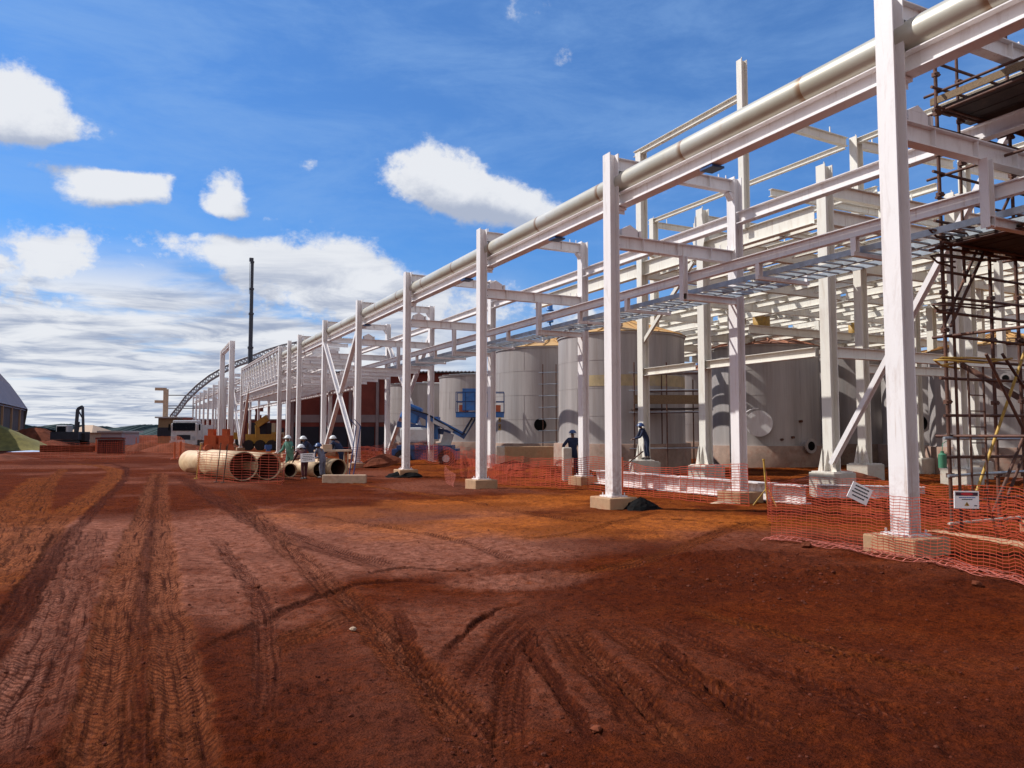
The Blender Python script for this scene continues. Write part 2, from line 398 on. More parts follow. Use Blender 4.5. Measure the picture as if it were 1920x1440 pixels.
def spline(pts, step=.12):
    P = [np.array(p) for p in pts]; P = [2*P[0]-P[1]]+P+[2*P[-1]-P[-2]]; o = []
    for i in range(1, len(P)-2):
        n = max(2, int(np.linalg.norm(P[i+1]-P[i])/step))
        for k in range(n):
            t = k/n; a, b, c, d = P[i-1:i+3]
            o.append(.5*((2*b)+(-a+c)*t+(2*a-5*b+4*c-d)*t*t+(-a+3*b-3*c+d)*t**3))
    o.append(P[-2]); return np.array(o)
# wheel tracks: photo points, tyre width (m), rut depth, tread depth, tint (dust, ochre, dark)
TR = [([(85,893),(45,930),(12,975),(-60,1050)], .75, .03, .008, (0,.62,0)),
      ([(120,878),(95,905),(68,975),(-20,1120)], .35, .03, .008, (0,.55,0)),
      ([(120,868),(180,872),(213,881),(205,905),(150,945),(88,990),(0,1075)], .55, .035, .008, (.1,.65,0)),
      ([(60,866),(150,864),(228,873),(232,900),(170,960),(120,1030),(60,1150)], .22, .03, .0, (0,0,.7)),
      ([(292,885),(276,940),(255,1000),(232,1100),(205,1250),(180,1440),(170,1560)], .34, .045, .012, (.45,.35,0)),
      ([(304,885),(303,940),(302,1000),(305,1100),(318,1250),(340,1440),(355,1560)], .34, .045, .012, (.45,.35,0)),
      ([(298,885),(288,960),(270,1080),(262,1250),(258,1440),(255,1560)], .16, .02, .0, (0,0,.9)),
      ([(150,990),(110,1120),(60,1250),(20,1360),(-40,1500)], .42, .03, .010, (1,0,0)),
      ([(190,985),(160,1120),(110,1280),(70,1440)], .20, .02, .006, (.75,0,.0)),
      ([(120,985),(60,1100),(0,1200),(-60,1290)], .30, .05, .015, (0,0,1)),
      ([(430,915),(500,985),(600,1080),(720,1190),(850,1340),(950,1470)], .36, .04, .022, (.1,.15,.25)),
      ([(480,960),(560,1040),(660,1130),(790,1270),(900,1440)], .10, .03, .0, (.5,.2,0)),
      ([(345,1255),(440,1195),(560,1135),(660,1098),(760,1085),(870,1092)], .13, .045, .012, (0,0,.9)),
      ([(430,1265),(540,1205),(640,1160),(720,1130)], .30, .03, .018, (0,.2,.3)),
      ([(640,1085),(690,1072),(760,1062),(860,1066),(930,1050)], .10, .04, .0, (0,0,.8)),
      ([(825,1270),(845,1215),(890,1170),(950,1135),(1020,1118)], .09, .05, .0, (0,0,1)),
      ([(900,1330),(915,1250),(950,1190),(1000,1145),(1060,1125)], .36, .04, .016, (.1,.0,.55)),
      ([(960,1480),(950,1380),(955,1290),(985,1210),(1040,1150)], .22, .035, .018, (0,0,.35)),
      ([(740,1130),(760,1180),(800,1260),(870,1350)], .14, .035, .014, (0,0,.6)),
      ([(1040,1150),(1110,1230),(1200,1320),(1310,1440)], .36, .045, .022, (0,.1,.6)),
      ([(1110,1150),(1250,1240),(1400,1330),(1560,1440)], .30, .045, .016, (.1,.1,.5)),
      ([(1180,1140),(1400,1230),(1650,1330),(1920,1440)], .30, .04, .014, (.3,.0,.2)),
      ([(1200,1170),(1320,1270),(1500,1400)], .08, .045, .0, (0,0,.9)),
      ([(980,1150),(1010,1230),(1080,1330),(1180,1460)], .12, .04, .012, (0,0,.8)),
      ([(1060,1160),(1180,1290),(1290,1400),(1360,1460)], .07, .04, .0, (.5,.2,0)),
      ([(700,1330),(640,1400),(600,1470)], .14, .03, .014, (0,0,.6)),
      ([(1250,1120),(1420,1170),(1640,1230),(1900,1290)], .22, .03, .012, (0,.3,.3)),
      ([(930,1000),(1010,1010),(1120,990),(1250,960)], .2, .03, .012, (0,0,.5)),
      ([(560,960),(700,985),(860,1015),(990,1060)], .22, .025, .010, (.6,0,0)),
      ([(400,1000),(470,1100),(500,1220),(490,1400)], .2, .022, .012, (.3,0,.2)),
      ([(1000,1080),(1200,1050),(1350,1000),(1440,975)], .30, .03, .012, (0,.3,.2)),
      ([(1180,975),(1350,983),(1500,988),(1680,985)], .12, .04, .0, (0,0,.9)),
      ([(640,905),(850,935),(1050,975),(1220,985)], .30, .03, .0, (0,.5,0)),
      ([(330,890),(420,945),(560,1010),(760,1070)], .45, .03, .012, (.1,0,.5))]
def ground_fields(x, y):
    r = np.hypot(x, y)
    near = np.clip(1-(r-30)/60, 0, 1)
    h = (fbm(x*.16, y*.16, 3, 3)-.5)*.16*near
    h += (fbm(x*.9, y*.9, 9, 4)-.5)*.05*near
    h += .13*np.exp(-(((x-11.5)/2.8)**2+((y-7.2)/2.2)**2))
    h += (fbm(x*5, y*5, 21, 4, .6)-.5)*.042*near
    cr = sstep(fbm(x*.5, y*.5, 31, 3), .50, .66)
    h += (fbm(x*20, y*20, 23, 3, .65)-.5)*.014*near
    h += cr*(fbm(x*14, y*14, 41, 3, .6)-.5)*.055*near
    dust = sstep(fbm(x*.35, y*.35+4, 51, 4), .45, .7)*.45
    ochre = np.zeros_like(x); dark = sstep(fbm(x*.45+8, y*.45, 61, 4), .50, .68)*.65
    TRD = np.zeros((3, len(x)))
    for k, (pts, w, dep, tr, tint) in enumerate(TR):
        P = spline(px2xy(pts)); 
        lo = P.min(0)-1; hi = P.max(0)+1
        m = np.where((x > lo[0]) & (x < hi[0]) & (y > lo[1]) & (y < hi[1]))[0]
        if not len(m): continue
        T = np.gradient(P, axis=0); T /= np.linalg.norm(T, axis=1)[:, None]+1e-9
        s = np.concatenate([[0], np.cumsum(np.linalg.norm(np.diff(P, axis=0), axis=1))])
        best = np.full(len(m), 1e9); idx = np.zeros(len(m), int); xs = x[m]; ys = y[m]
        for i in range(0, len(P)):
            d2 = (xs-P[i, 0])**2+(ys-P[i, 1])**2; q = d2 < best; best[q] = d2[q]; idx[q] = i
        dx = xs-P[idx, 0]; dy = ys-P[idx, 1]
        lat = dx*T[idx, 1]-dy*T[idx, 0]; al = s[idx]+dx*T[idx, 0]+dy*T[idx, 1]
        far = np.sqrt(best); ok = far < w*2.2+.3
        wob = (fbm(al*.8, al*0+k, 70+k, 3)-.5)*w*.35; lat = lat+wob
        edge = (fbm(xs*6, ys*6, 90+k, 3)-.5)*.09
        a = np.abs(lat)+edge; dep = dep*1.0; fade = sstep(al, 0, 1.0)*(1-sstep(al, s[-1]-1.0, s[-1]))*(.6+.55*fbm(xs*.9, ys*.9, 120+k, 2))
        dep = dep*.50; prof = -dep*(1-sstep(a, w*.36, w*.56))+dep*.5*np.exp(-((a-w*.72)/(w*.16+.03))**2)
        if tr: prof += tr*(1-sstep(a, w*.38, w*.5))*np.sign(np.sin(2*np.pi*13.5*(al+np.abs(lat)*1.3)))*.22
        prof += .006*np.sin(lat/w*26)*(1-sstep(a, w*.4, w*.55))
        h[m] += np.where(ok, prof*fade, 0)
        msk = np.where(ok, (1-sstep(a, w*.40, w*.52))*np.clip(fade, 0, 1), 0); up = msk > TRD[2, m]; q_ = m[up]; TRD[0, q_] = lat[up]; TRD[1, q_] = al[up]; TRD[2, q_] = msk[up]
        inn = np.where(ok, (1-sstep(a, w*.42, w*.62))*np.clip(fade, 0, 1), 0)
        dust[m] = np.maximum(dust[m]*(1-inn*.6), inn*tint[0]); ochre[m] = np.maximum(ochre[m], inn*tint[1]); dark[m] = np.maximum(dark[m]*(1-inn*.6), inn*tint[2])
    def blob(px, py, rx, ry, rz=0):
        c = gp(px, py); dx = x-c.x; dy = y-c.y; ca, sa = math.cos(R(rz)), math.sin(R(rz))
        return np.exp(-(((dx*ca+dy*sa)/rx)**2+((-dx*sa+dy*ca)/ry)**2))
    n1 = fbm(x*1.2, y*1.2, 200, 4); n2 = fbm(x*3.5, y*3.5, 210, 4)
    # rough hump of loose dark soil right of the middle
    for px, py, rx, ry, hh in ((1230,1082,.8,.35,.12), (1330,1045,.7,.3,.13), (1430,1050,1.0,.4,.16), (1560,1075,1.2,.45,.16), (1740,1100,1.4,.5,.10)):
        b = blob(px, py, rx, ry, -15); n3 = fbm(x*9, y*9, 220, 4, .6); h += b*hh*.6*(.4+n2*1.0+(n3-.4)*1.1); dark = np.maximum(dark, b*sstep(n2*.6+n3*.4, .36, .56)*1.0)
    # heaps in the tank yard, behind the rack
    for X, Y, rx, ry, hh in ((14.6,17.0,.8,1.6,.30),(15.2,26,1.5,2.2,.28),(13.6,29,1.6,2.5,.25),(18.8,17.5,2.0,1.6,.2),(20.5,15.5,1.6,1.2,.15),(24,19,2.2,2,.2),(12.2,34,2,2.4,.3),(17.5,12.2,1.6,1.1,.35),(22,12.0,3.0,1.2,.4)):
        h += hh*np.exp(-(((x-X)/rx)**2+((y-Y)/ry)**2))*(.55+n1)
    och = sstep(x*0+blob(1180,985,5.0,2.0,-12)+blob(900,945,6,2.6,0)*.9+(n1-.5)*.7, .35, .9)
    ochre = np.maximum(ochre, och*.95)
    pk = sstep(blob(640,980,5.5,3.2,20)+blob(880,1030,2.6,1.4,0)+blob(1010,1085,1.0,.5,0)+blob(380,1120,2,2.2,0)*.6+blob(60,1000,3,3,0)*.8+(n1-.5)*.7, .25, .85)
    dust = np.maximum(dust, pk*.9); rr = sstep(x*.8944-y*.4472, -.5, 2.5)*(1-sstep(r, 9, 13))
    dust = dust*(1-.85*rr); dark = np.clip(dark+rr*.22*sstep(n1, .35, .6), 0, 1)
    yard = sstep(x, 9.5, 11)*(1-sstep(y, 60, 90)); ochre = np.maximum(ochre, yard*.42*sstep(n1, .3, .55)); dust *= (1-yard)
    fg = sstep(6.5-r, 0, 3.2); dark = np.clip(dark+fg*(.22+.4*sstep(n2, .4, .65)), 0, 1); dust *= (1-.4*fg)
    return h, dust, ochre, dark, cr, TRD
def build_ground():
    fine = np.radians(np.linspace(-57, 57, 860)); coarse = np.radians(np.linspace(57, 303, 90))[1:-1]
    th = np.concatenate([fine, coarse]); n = len(th)
    rs = [.05, .4, .9, 1.5, 2.1]; r = 2.6
    while r < 45: rs.append(r); r *= 1.0052
    while r < 160: rs.append(r); r *= 1.02
    while r < 6000: rs.append(r); r *= 1.16
    rs = np.array(rs); TH, RR = np.meshgrid(th, rs); ang = YAW+TH
    x = (np.sin(ang)*RR).ravel(); y = (np.cos(ang)*RR).ravel()
    h, dust, och, dark, cr, TRD = ground_fields(x, y)
    h -= np.clip((np.hypot(x, y)-900)/5000, 0, 1)*2
    co = np.stack([x, y, h], 1); m = len(rs)
    i = np.arange(m-1)[:, None]*n; j = np.arange(n)[None, :]; j2 = (j+1) % n
    q = np.stack([i+j, i+n+j, i+n+j2, i+j2], -1).reshape(-1, 4)[:, ::-1]
    me = bpy.data.meshes.new('ground'); me.vertices.add(len(co)); me.vertices.foreach_set('co', co.ravel())
    me.loops.add(q.size); me.loops.foreach_set('vertex_index', np.ascontiguousarray(q).ravel())
    me.polygons.add(len(q)); me.polygons.foreach_set('loop_start', np.arange(0, q.size, 4)); me.polygons.foreach_set('loop_total', np.full(len(q), 4))
    me.polygons.foreach_set('use_smooth', np.ones(len(q), bool)); me.update(); me.validate()
    at_ = me.color_attributes.new('soil', 'FLOAT_COLOR', 'POINT')
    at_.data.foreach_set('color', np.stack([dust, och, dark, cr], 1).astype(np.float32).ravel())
    at2 = me.color_attributes.new('tread', 'FLOAT_COLOR', 'POINT')
    at2.data.foreach_set('color', np.stack([TRD[0], TRD[1], TRD[2], TRD[2]*0+1], 1).astype(np.float32).ravel())
    b = MatB('soil')
    vc = b.n('ShaderNodeAttribute'); vc.attribute_name = 'soil'; sp_ = b.n('ShaderNodeSeparateColor'); b.lk(vc.outputs['Color'], sp_.inputs[0])
    base = b.ramp(b.noise(1.6, 8, .65, None, 'World'), [(.25, (.088, .014, .0032)), (.55, (.150, .029, .0065)), (.8, (.215, .050, .011))])
    fine_ = b.noise(26, 8, .72, None, 'World')
    base = b.mix(.75, base, b.ramp(fine_, [(.32, (.12, .10, .09)), (.46, (.50, .48, .46)), (.62, (1, 1, 1))]), 'MULTIPLY')
    def f(o, k):
        a = b.n('ShaderNodeMath', operation='MULTIPLY', use_clamp=True); b.lk(o, a.inputs[0]); a.inputs[1].default_value = k; return a.outputs[0]
    br = b.ramp(b.noise(7, 7, .7, None, 'World'), [(.35, (.25,)*3), (.6, (1,)*3)])
    def fm(o, k):
        a = b.n('ShaderNodeMath', operation='MULTIPLY'); b.lk(f(o, k), a.inputs[0]); b.lk(br, a.inputs[1]); return a.outputs[0]
    c = b.mix(fm(sp_.outputs[0], .95), base, (.34, .145, .105))
    c = b.mix(fm(sp_.outputs[1], .95), c, (.44, .128, .022))
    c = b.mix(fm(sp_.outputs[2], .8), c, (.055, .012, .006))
    sp2 = b.noise(60, 3, .5, None, 'World')
    c = b.mix(b.ramp(sp2, [(.70, (0,)*3), (.76, (.25,)*3)]), c, (.30, .17, .12))
    c = b.mix(b.ramp(b.noise(33, 4, .6, None, 'World'), [(.24, (.75,)*3), (.34, (0,)*3)]), c, (.045, .014, .010))
    grn = b.ramp(b.noise(12, 9, .78, None, 'World'), [(.36, (.35,)*3), (.52, (1,)*3)]); c = b.mix(.8, c, grn, 'MULTIPLY')
    grn2 = b.ramp(b.noise(48, 5, .7, None, 'World'), [(.34, (.45,)*3), (.50, (1,)*3)]); c = b.mix(.75, c, grn2, 'MULTIPLY')
    c = b.mix(1.0, c, (1.18, 1.07, .95), 'MULTIPLY')
    ta = b.n('ShaderNodeAttribute'); ta.attribute_name = 'tread'; ts = b.n('ShaderNodeSeparateXYZ'); b.lk(ta.outputs['Vector'], ts.inputs[0])
    def M_(op, p, q=None, r_=None):
        n_ = b.n('ShaderNodeMath', operation=op)
        for i_, v_ in enumerate((p, q, r_)):
            if v_ is None: continue
            if isinstance(v_, (int, float)): n_.inputs[i_].default_value = v_
            else: b.lk(v_, n_.inputs[i_])
        return n_.outputs[0]
    sv = b.n('ShaderNodeCombineXYZ'); b.lk(M_('MULTIPLY', ts.outputs[0], 26), sv.inputs[0]); b.lk(M_('MULTIPLY', ts.outputs[1], .9), sv.inputs[1])
    sn = b.n('ShaderNodeTexNoise'); b.lk(sv.outputs[0], sn.inputs['Vector']); sn.inputs['Scale'].default_value = 1.0; sn.inputs['Detail'].default_value = 6; sn.inputs['Roughness'].default_value = .65
    stk = b.ramp(sn.outputs['Fac'], [(.36, (1,)*3), (.5, (0,)*3)]); stl = b.ramp(sn.outputs['Fac'], [(.54, (0,)*3), (.68, (1,)*3)])
    c = b.mix(M_('MULTIPLY', M_('MULTIPLY', stk, ts.outputs[2]), .95), c, (.040, .008, .004))
    c = b.mix(M_('MULTIPLY', M_('MULTIPLY', stl, ts.outputs[2]), .45), c, (.27, .085, .048))
    ph = M_('FRACT', M_('MULTIPLY', M_('ADD', ts.outputs[1], M_('MULTIPLY', M_('ABSOLUTE', ts.outputs[0]), 1.3)), 13.5))
    wob_ = b.noise(5, 4, .6, None, 'World'); lug = M_('GREATER_THAN', M_('ADD', ph, M_('MULTIPLY', M_('SUBTRACT', wob_, .5), .9)), .55)
    lugm = M_('MULTIPLY', M_('MULTIPLY', lug, ts.outputs[2]), b.ramp(b.noise(1.1, 4, .6, None, 'World'), [(.28, (0,)*3), (.48, (1,)*3)]))
    c = b.mix(M_('MULTIPLY', lugm, .68), c, (.05, .011, .006))
    b.col(c); b.b.inputs['Roughness'].default_value = .95; b.b.inputs['Specular IOR Level'].default_value = .03
    hh = b.n('ShaderNodeMath', operation='ADD'); b.lk(b.noise(11, 8, .72, None, 'World'), hh.inputs[0]); b.lk(b.noise(70, 4, .6, None, 'World'), hh.inputs[1])
    b.bump(M_('ADD', M_('ADD', hh.outputs[0], M_('MULTIPLY', lugm, -.45)), M_('MULTIPLY', M_('MULTIPLY', sn.outputs['Fac'], ts.outputs[2]), .9)), .9, .035)
    me.materials.append(b.m); o = bpy.data.objects.new('ground', me); COL.objects.link(o); o['kind'] = 'structure'
build_ground()
# small loose stones
mb = MB()
for k in range(1500):
    px = random.uniform(-100, 2020); py = 905+520*random.random()**1.3
    if k % 2: px, py = (random.gauss(1480, 130), random.gauss(1075, 22)) if k % 4 == 1 else (random.gauss(1250, 300), random.gauss(1180, 90))
    if k % 10 == 3: px, py = random.gauss(950, 90), random.gauss(1350, 60)
    py = min(max(py, 900), 1460)
    p = gp(px, py); rr_ = random.choice([.004, .005, .007, .010, .015])*random.uniform(.7, 1.3)
    h_ = float(ground_fields(np.array([p.x]), np.array([p.y]))[0][0]) if k < 0 else 0
    if k % 12 == 1 and k % 10 != 3: rr_ = random.uniform(.012, .026)
    mb.rock((p.x, p.y, rr_*.2), rr_)
STONES = mb

# ------------------------------------------------------------------ pipe rack
XL, XR = 9.33, 12.94; CW, CD = .28, .24; ZT = 7.87
YS = [v-.28 for v in [7.1, 14.1, 21.1, 28.1, 35.1, 42.1, 49.1, 56.1, 76.8, 83.8, 90.8, 97.8, 104.8, 111.8, 118.8, 125.8, 132.8, 139.8]]
rack = thing('pipe_rack', 'long white steel pipe rack of repeated two column frames receding across the red site', 'pipe rack', (XL, YS[0], 0))
def hcol(x, y, z0, z1, w=CW, d=CD):                 # H column, flanges facing +-X
    m = MB(); m.ib((x+d/2, y+w/2, z0), (x+d/2, y+w/2, z1), d, w, .02, .014, up=(1, 0, 0)); return m
col0 = part('column', hcol(XL, YS[0], .30, ZT), 'white_steel', rack)
bp = MB(); bp.box((XL+CD/2, YS[0]+CW/2, .285), (.42, .46, .03))
for sx in (-1, 1):
    for sy in (-1, 1): bp.tube((XL+CD/2+sx*.16, YS[0]+CW/2+sy*.18, .30), (XL+CD/2+sx*.16, YS[0]+CW/2+sy*.18, .36), .014, 6)
bp0 = part('base_plate', bp, 'white_steel', rack)
ft = MB(); ft.box((XL+CD/2, YS[0]+CW/2, .08), (.72, .80, .38)); ft0 = part('footing', ft, 'concrete', rack)
def bev(o, w=.02):
    m = o.modifiers.new('bevel', 'BEVEL'); m.width = w; m.segments = 2; m.limit_method = 'ANGLE'; return o
bev(ft0, .025)
o0 = Vector((XL, YS[0], 0))
for iy, Y in enumerate(YS):
    for X in (XL, XR):
        if iy == 0 and X == XL: continue
        for src in (col0, bp0, ft0): inst(src, (X-XL, Y-YS[0], 0))
# extra single column in the seventh bay
for src in (col0, bp0, ft0): inst(src, (0, 52.3-YS[0], 0))
def xbeam(z, x0, x1, d=.30, w=.18, extra=True, y=0):
    m = MB(); yy = YS[0]+CW/2+y; m.ib((x0, yy, z-d/2), (x1, yy, z-d/2), d, w, .018, .012)
    for xx in (x0+.008, x1-.008): m.box((xx, yy, z-d/2), (.016, w+.03, d+.05))
    if extra:
        for xx in (x0+.1, x1-.35, x1-.12): m.box((xx, yy+.02, z+.06), (.02, .02, .12))
        for xx in np.linspace(x0+.7, x1-.7, 3): m.box((float(xx), yy, z-d/2), (.012, w*.94, d-.038))
    return m
TOP = part('crossbeam', xbeam(7.80, XL+CD, XR), 'white_steel', rack)
MID = part('crossbeam', xbeam(6.05, XL+CD, XR), 'white_steel', rack)
g = MB()                                             # haunch under the top crossbeam at the right column, shoe bracket on the middle one
g.add([(XR, YS[0]+.05, 7.48), (XR, YS[0]+.23, 7.48), (XR, YS[0]+.05, 7.30), (XR, YS[0]+.23, 7.30), (XR-.14, YS[0]+.05, 7.48), (XR-.14, YS[0]+.23, 7.48)], [(0,2,4), (1,5,3), (0,1,3,2), (2,3,5,4), (4,5,1,0)])
HN = part('haunch', g, 'white_steel', rack)
g = MB(); g.box((XL+CD+.33, YS[0]+.14, 6.13), (.42, .16, .155)); g.add([(XL+CD+.14, YS[0]+.06, 6.21), (XL+CD+.14, YS[0]+.22, 6.21), (XL+CD+.52, YS[0]+.06, 6.21), (XL+CD+.52, YS[0]+.22, 6.21), (XL+CD+.33, YS[0]+.06, 6.31), (XL+CD+.33, YS[0]+.22, 6.31)], [(0,2,4), (1,5,3), (0,4,5,1), (4,2,3,5), (0,1,3,2)])
g.box((XL+CD+.60, YS[0]+.14, 6.12), (.06, .2, .14))
SH = part('shoe_bracket', g, 'white_steel', rack)
for iy, Y in enumerate(YS):
    if iy == 0: continue
    for src in (TOP, MID, HN) + ((SH,) if iy < 9 else ()): inst(src, (0, Y-YS[0], 0))
# short cantilever brackets that carry the main beam inboard of the left columns
m = MB(); m.box((XL+CD+.12, YS[0]+.14, 6.66), (.24, .16, .05)); m.box((XL+CD+.12, YS[0]+.14, 6.60), (.24, .012, .10))
BR = part('bracket', m, 'white_steel', rack)
for Y in YS[1:]: inst(BR, (0, Y-YS[0], 0))
# longitudinal beams: left (under the big pipe), right, cable tray beam
BX, RX, HX = XL+CD+.15, XR+.12, 11.52
def lbeam(X, z, d, w, y0, y1):
    m = MB(); m.ib((X, y0, z-d/2), (X, y1, z-d/2), d, w, .018, .012); return m
bays = [(-.4, YS[0]+.14)] + [(YS[i]+.14, YS[i+1]+.14) for i in range(len(YS)-1)]
for y0, y1 in bays:
    part('long_beam', lbeam(BX, 7.00, .30, .26, y0+.004, y1-.004), 'white_steel', rack)
    part('long_beam', lbeam(RX, 6.98, .28, .20, y0+.154, y1-.154), 'white_steel', rack)
for y0, y1 in bays[:9]:
    part('tray_beam', lbeam(HX, 5.36, .22, .13, y0+.01, y1-.01), 'white_steel', rack)
# hangers and tray arms at every third of a bay
hs = []; k = 0; y = 2.6
for y0, y1 in bays[:8]:
    n = 3
    for q in range(n):
        yy = y1-(y1-y0)*q/n if y0 > 0 else y1-q*2.33
        hs.append((yy, q == 0))
ha = MB(); ha.ib((HX-.01, YS[0]+.14, 4.88), (HX-.01, YS[0]+.14, 5.135), .11, .11, .01, .008, up=(1,0,0)); 
HA = part('hanger', ha, 'white_steel', rack)
hl = MB(); hl.ib((HX-.16, YS[0]+.02, 4.70), (HX-.16, YS[0]+.02, 5.745), .14, .14, .012, .009, up=(1,0,0)); HL = part('hanger', hl, 'white_steel', rack)
ar = MB(); ar.ib((HX-.22, YS[0]+.02, 4.80), (XR+.0, YS[0]+.02, 4.80), .15, .12, .012, .009); AR = part('tray_arm', ar, 'white_steel', rack)
ar = MB(); ar.bar((HX-.08, YS[0]+.14, 4.84), (XR-.1, YS[0]+.14, 4.84), .07, .07); ar.bar((XR-.1+.035, YS[0]+.14, 4.805), (XR-.1+.035, YS[0]+.14, 5.15), .07, .07); AS = part('tray_arm', ar, 'white_steel', rack)
first = {id(HA): 0, id(HL): 0, id(AR): 0, id(AS): 0}
for yy, main in hs:
    for src in ((HL, AR) if main else (HA, AS)):
        off = (0, yy-YS[0]-.14, 0)
        if not first[id(src)]: first[id(src)] = 1; src.location = off
        else: inst(src, off)
# X bracing in the sixth bay, on both rows, and in two far bays
def brace(X, ya, za, yb, zb, w=.20):
    m = MB(); m.ib((X, ya, za), (X, yb, zb), w, .16, .012, .010, up=(1, 0, 0)); part('brace', m, 'white_steel', rack)
for X in (XL+.10, XR+.12):
    a, b = YS[4]+.14, YS[5]+.14
    brace(X, a, .55, b-.15, 6.6); brace(X+.07, a+.15, 6.6, b, .55)
for a, b in ((YS[8], YS[9]), (YS[8], 71.0)):
    brace(XL+.1, a+.1, .4, b, 6.2)
# trussed walkway spanning the wide opening
ya, yb = YS[7]+.3, YS[8]
for X in (XL+.12, XR+.12):
    m = MB(); m.ib((X, ya, 7.72), (X, yb, 7.72), .24, .22); part('truss_chord', m, 'white_steel', rack)
    m = MB(); m.ib((X, ya, 5.30), (X, yb, 5.30), .24, .22); part('truss_chord', m, 'white_steel', rack)
    n = 14; st_ = (yb-ya)/n
    for i in range(n):
        m = MB(); m.bar((X, ya+i*st_+.05, 5.42), (X, ya+(i+1)*st_-.05, 7.6), .13, .10); part('truss_web', m, 'white_steel', rack)
# tight cross members of the far stretch at three levels
def farcross(y, z, d=.22):
    m = MB(); m.ib((XL+CD, y, z), (XR, y, z), d, .14)
    return m
FC = None
for y in np.arange(36.5, 76, 2.333):
    for z in (7.5, 6.3, 5.25, 4.75) if y > 48 else (4.75,):
        m = part('purlin', farcross(float(y), z), 'white_steel', rack) if FC is None else inst(FC, (0, float(y)-fy, z-fz))
        if FC is None: FC = m; fy, fz = float(y), z
# plate stringers with punched holes along the far walkway
for X in (XL+1.2, XL+2.4):
    for z in (6.1, 6.9): m = MB(); m.ib((X, 50, z), (X, 76.6, z), .20, .12); part('stringer', m, 'white_steel', rack)
    for y in np.arange(50.5, 76, 1.15): m = MB(); m.bar((X, float(y), 6.2), (X, float(y), 6.8), .07); part('stringer_web', m, 'white_steel', rack)
for z in (4.75, 6.0):
    m = MB(); m.ib((XL+.4, 49.5, z), (XL+.4, 90, z), .24, .2); part('stringer', m, 'white_steel', rack)
for z in (4.6, 5.6):
    m = MB(); m.ib((XR+.1, 49.5, z), (XR+.1, 139, z), .3, .2); part('stringer', m, 'white_steel', rack)
# stiffener bolts at the near connections
for Y in YS[:4]:
    m = MB()
    for z in (7.56, 7.72, 5.82, 5.98, 6.78, 6.93):
        for dy in (.05, .22): m.tube((XL+CD+.0, Y+dy, z), (XL+CD+.035, Y+dy, z), .014, 6)
    part('bolts', m, 'rusty_tube', rack)

# big steel pipe resting on the left beam
m = MB(); m.tube((BX+.03, -.6, 7.26), (BX+.03, 76, 7.26), .232, 40)
big = tag(part('steel_pipe', m, 'pipe_steel', None, (BX, YS[0], 7.0)), 'large weathered bare steel pipe with rusty weld rings lying along the top of the rack', 'pipe')
for y in (11.0, 16.9, 22.8, 28.7, 34.6):
    m = MB(); m.box((BX+.03, y, 7.015), (.16, .5, .022)); m.box((BX+.03, y, 7.03), (.012, .5, .06)); part('pipe_shoe', m, 'truss_grey', big); m = MB(); m.box((BX+.03, y, 6.66), (.30, .34, .04)); part('clamp_plate', m, 'dark_blue_paint', rack)
# cable trays (ladder type) on the tray arms
def ladder_tray(x0, x1, label, ya=.2, yb=49.0):
    t = thing('cable_tray', label, 'cable tray', (x0, ya, 4.9), 'galvanised ladder trays under the rack')
    for xx in (x0, x1):
        m = MB(); m.bar((xx, ya, 4.94), (xx, yb, 4.94), .025, .11); part('side_rail', m, 'galvanised', t)
    m = MB(); y = ya+.1
    while y < yb: m.bar((x0+.0125, y, 4.905), (x1-.0125, y, 4.905), .045, .025); y += .3
    part('rungs', m, 'galvanised', t); return t
ladder_tray(11.66, 12.26, 'galvanised ladder cable tray running nearer the tray beam hangers')
ladder_tray(12.32, 12.86, 'galvanised ladder cable tray running nearer the right hand rack columns')

# ------------------------------------------------------------------ process building frame
fr = thing('process_building', 'cream steel building skeleton with a joisted deck standing over the round tanks', 'building', (16.4, 14.4, 0))
def fcol(X, Y, z0, z1, taper=False, d=.30, w=.30):
    Y -= .28; m = MB(); m.ib((X+d/2, Y+w/2, z0), (X+d/2, Y+w/2, z1), d, w, .022, .016, up=(1, 0, 0))
    if z0 < 1:
        for s in (-1, 1):
            m.add([(X+d/2+s*.15, Y+w/2-.006, z0), (X+d/2+s*.30, Y+w/2-.006, z0), (X+d/2+s*.15, Y+w/2-.006, z0+.6), (X+d/2+s*.15, Y+w/2+.006, z0), (X+d/2+s*.30, Y+w/2+.006, z0), (X+d/2+s*.15, Y+w/2+.006, z0+.6)], [(0,1,2),(3,5,4),(1,4,5,2),(0,3,4,1)])
            m.add([(X-.02, Y+w/2+s*.15, z0), (X-.02, Y+w/2+s*.30, z0), (X-.02, Y+w/2+s*.15, z0+.6), (X-.034, Y+w/2+s*.15, z0), (X-.034, Y+w/2+s*.30, z0), (X-.034, Y+w/2+s*.15, z0+.6)], [(0,1,2),(3,5,4),(1,4,5,2),(0,3,4,1)])
        m.box((X+d/2, Y+w/2, z0-.014), (.72, .72, .027))
    if taper:
        for s in (-1, 1): m.add([(X-.01, Y+w/2+s*.15, z1-1.5), (X-.01, Y+w/2+s*.30, z1-1.0), (X-.01, Y+w/2+s*.15, z1-.2), (X-.03, Y+w/2+s*.15, z1-1.5), (X-.03, Y+w/2+s*.30, z1-1.0), (X-.03, Y+w/2+s*.15, z1-.2)], [(0,1,2),(3,5,4),(1,4,5,2),(0,3,4,1)])
    m.box((X+d/2, Y+w/2, z1+.05), (.02, .02, .12))
    part('column', m, 'cream_steel', fr)
    if z0 < 1:
        m = MB(); m.box((X+d/2, Y+w/2, z0/2-.165), (.82, .82, z0+.27)); bev(part('pedestal', m, 'pale_concrete', fr), .02)
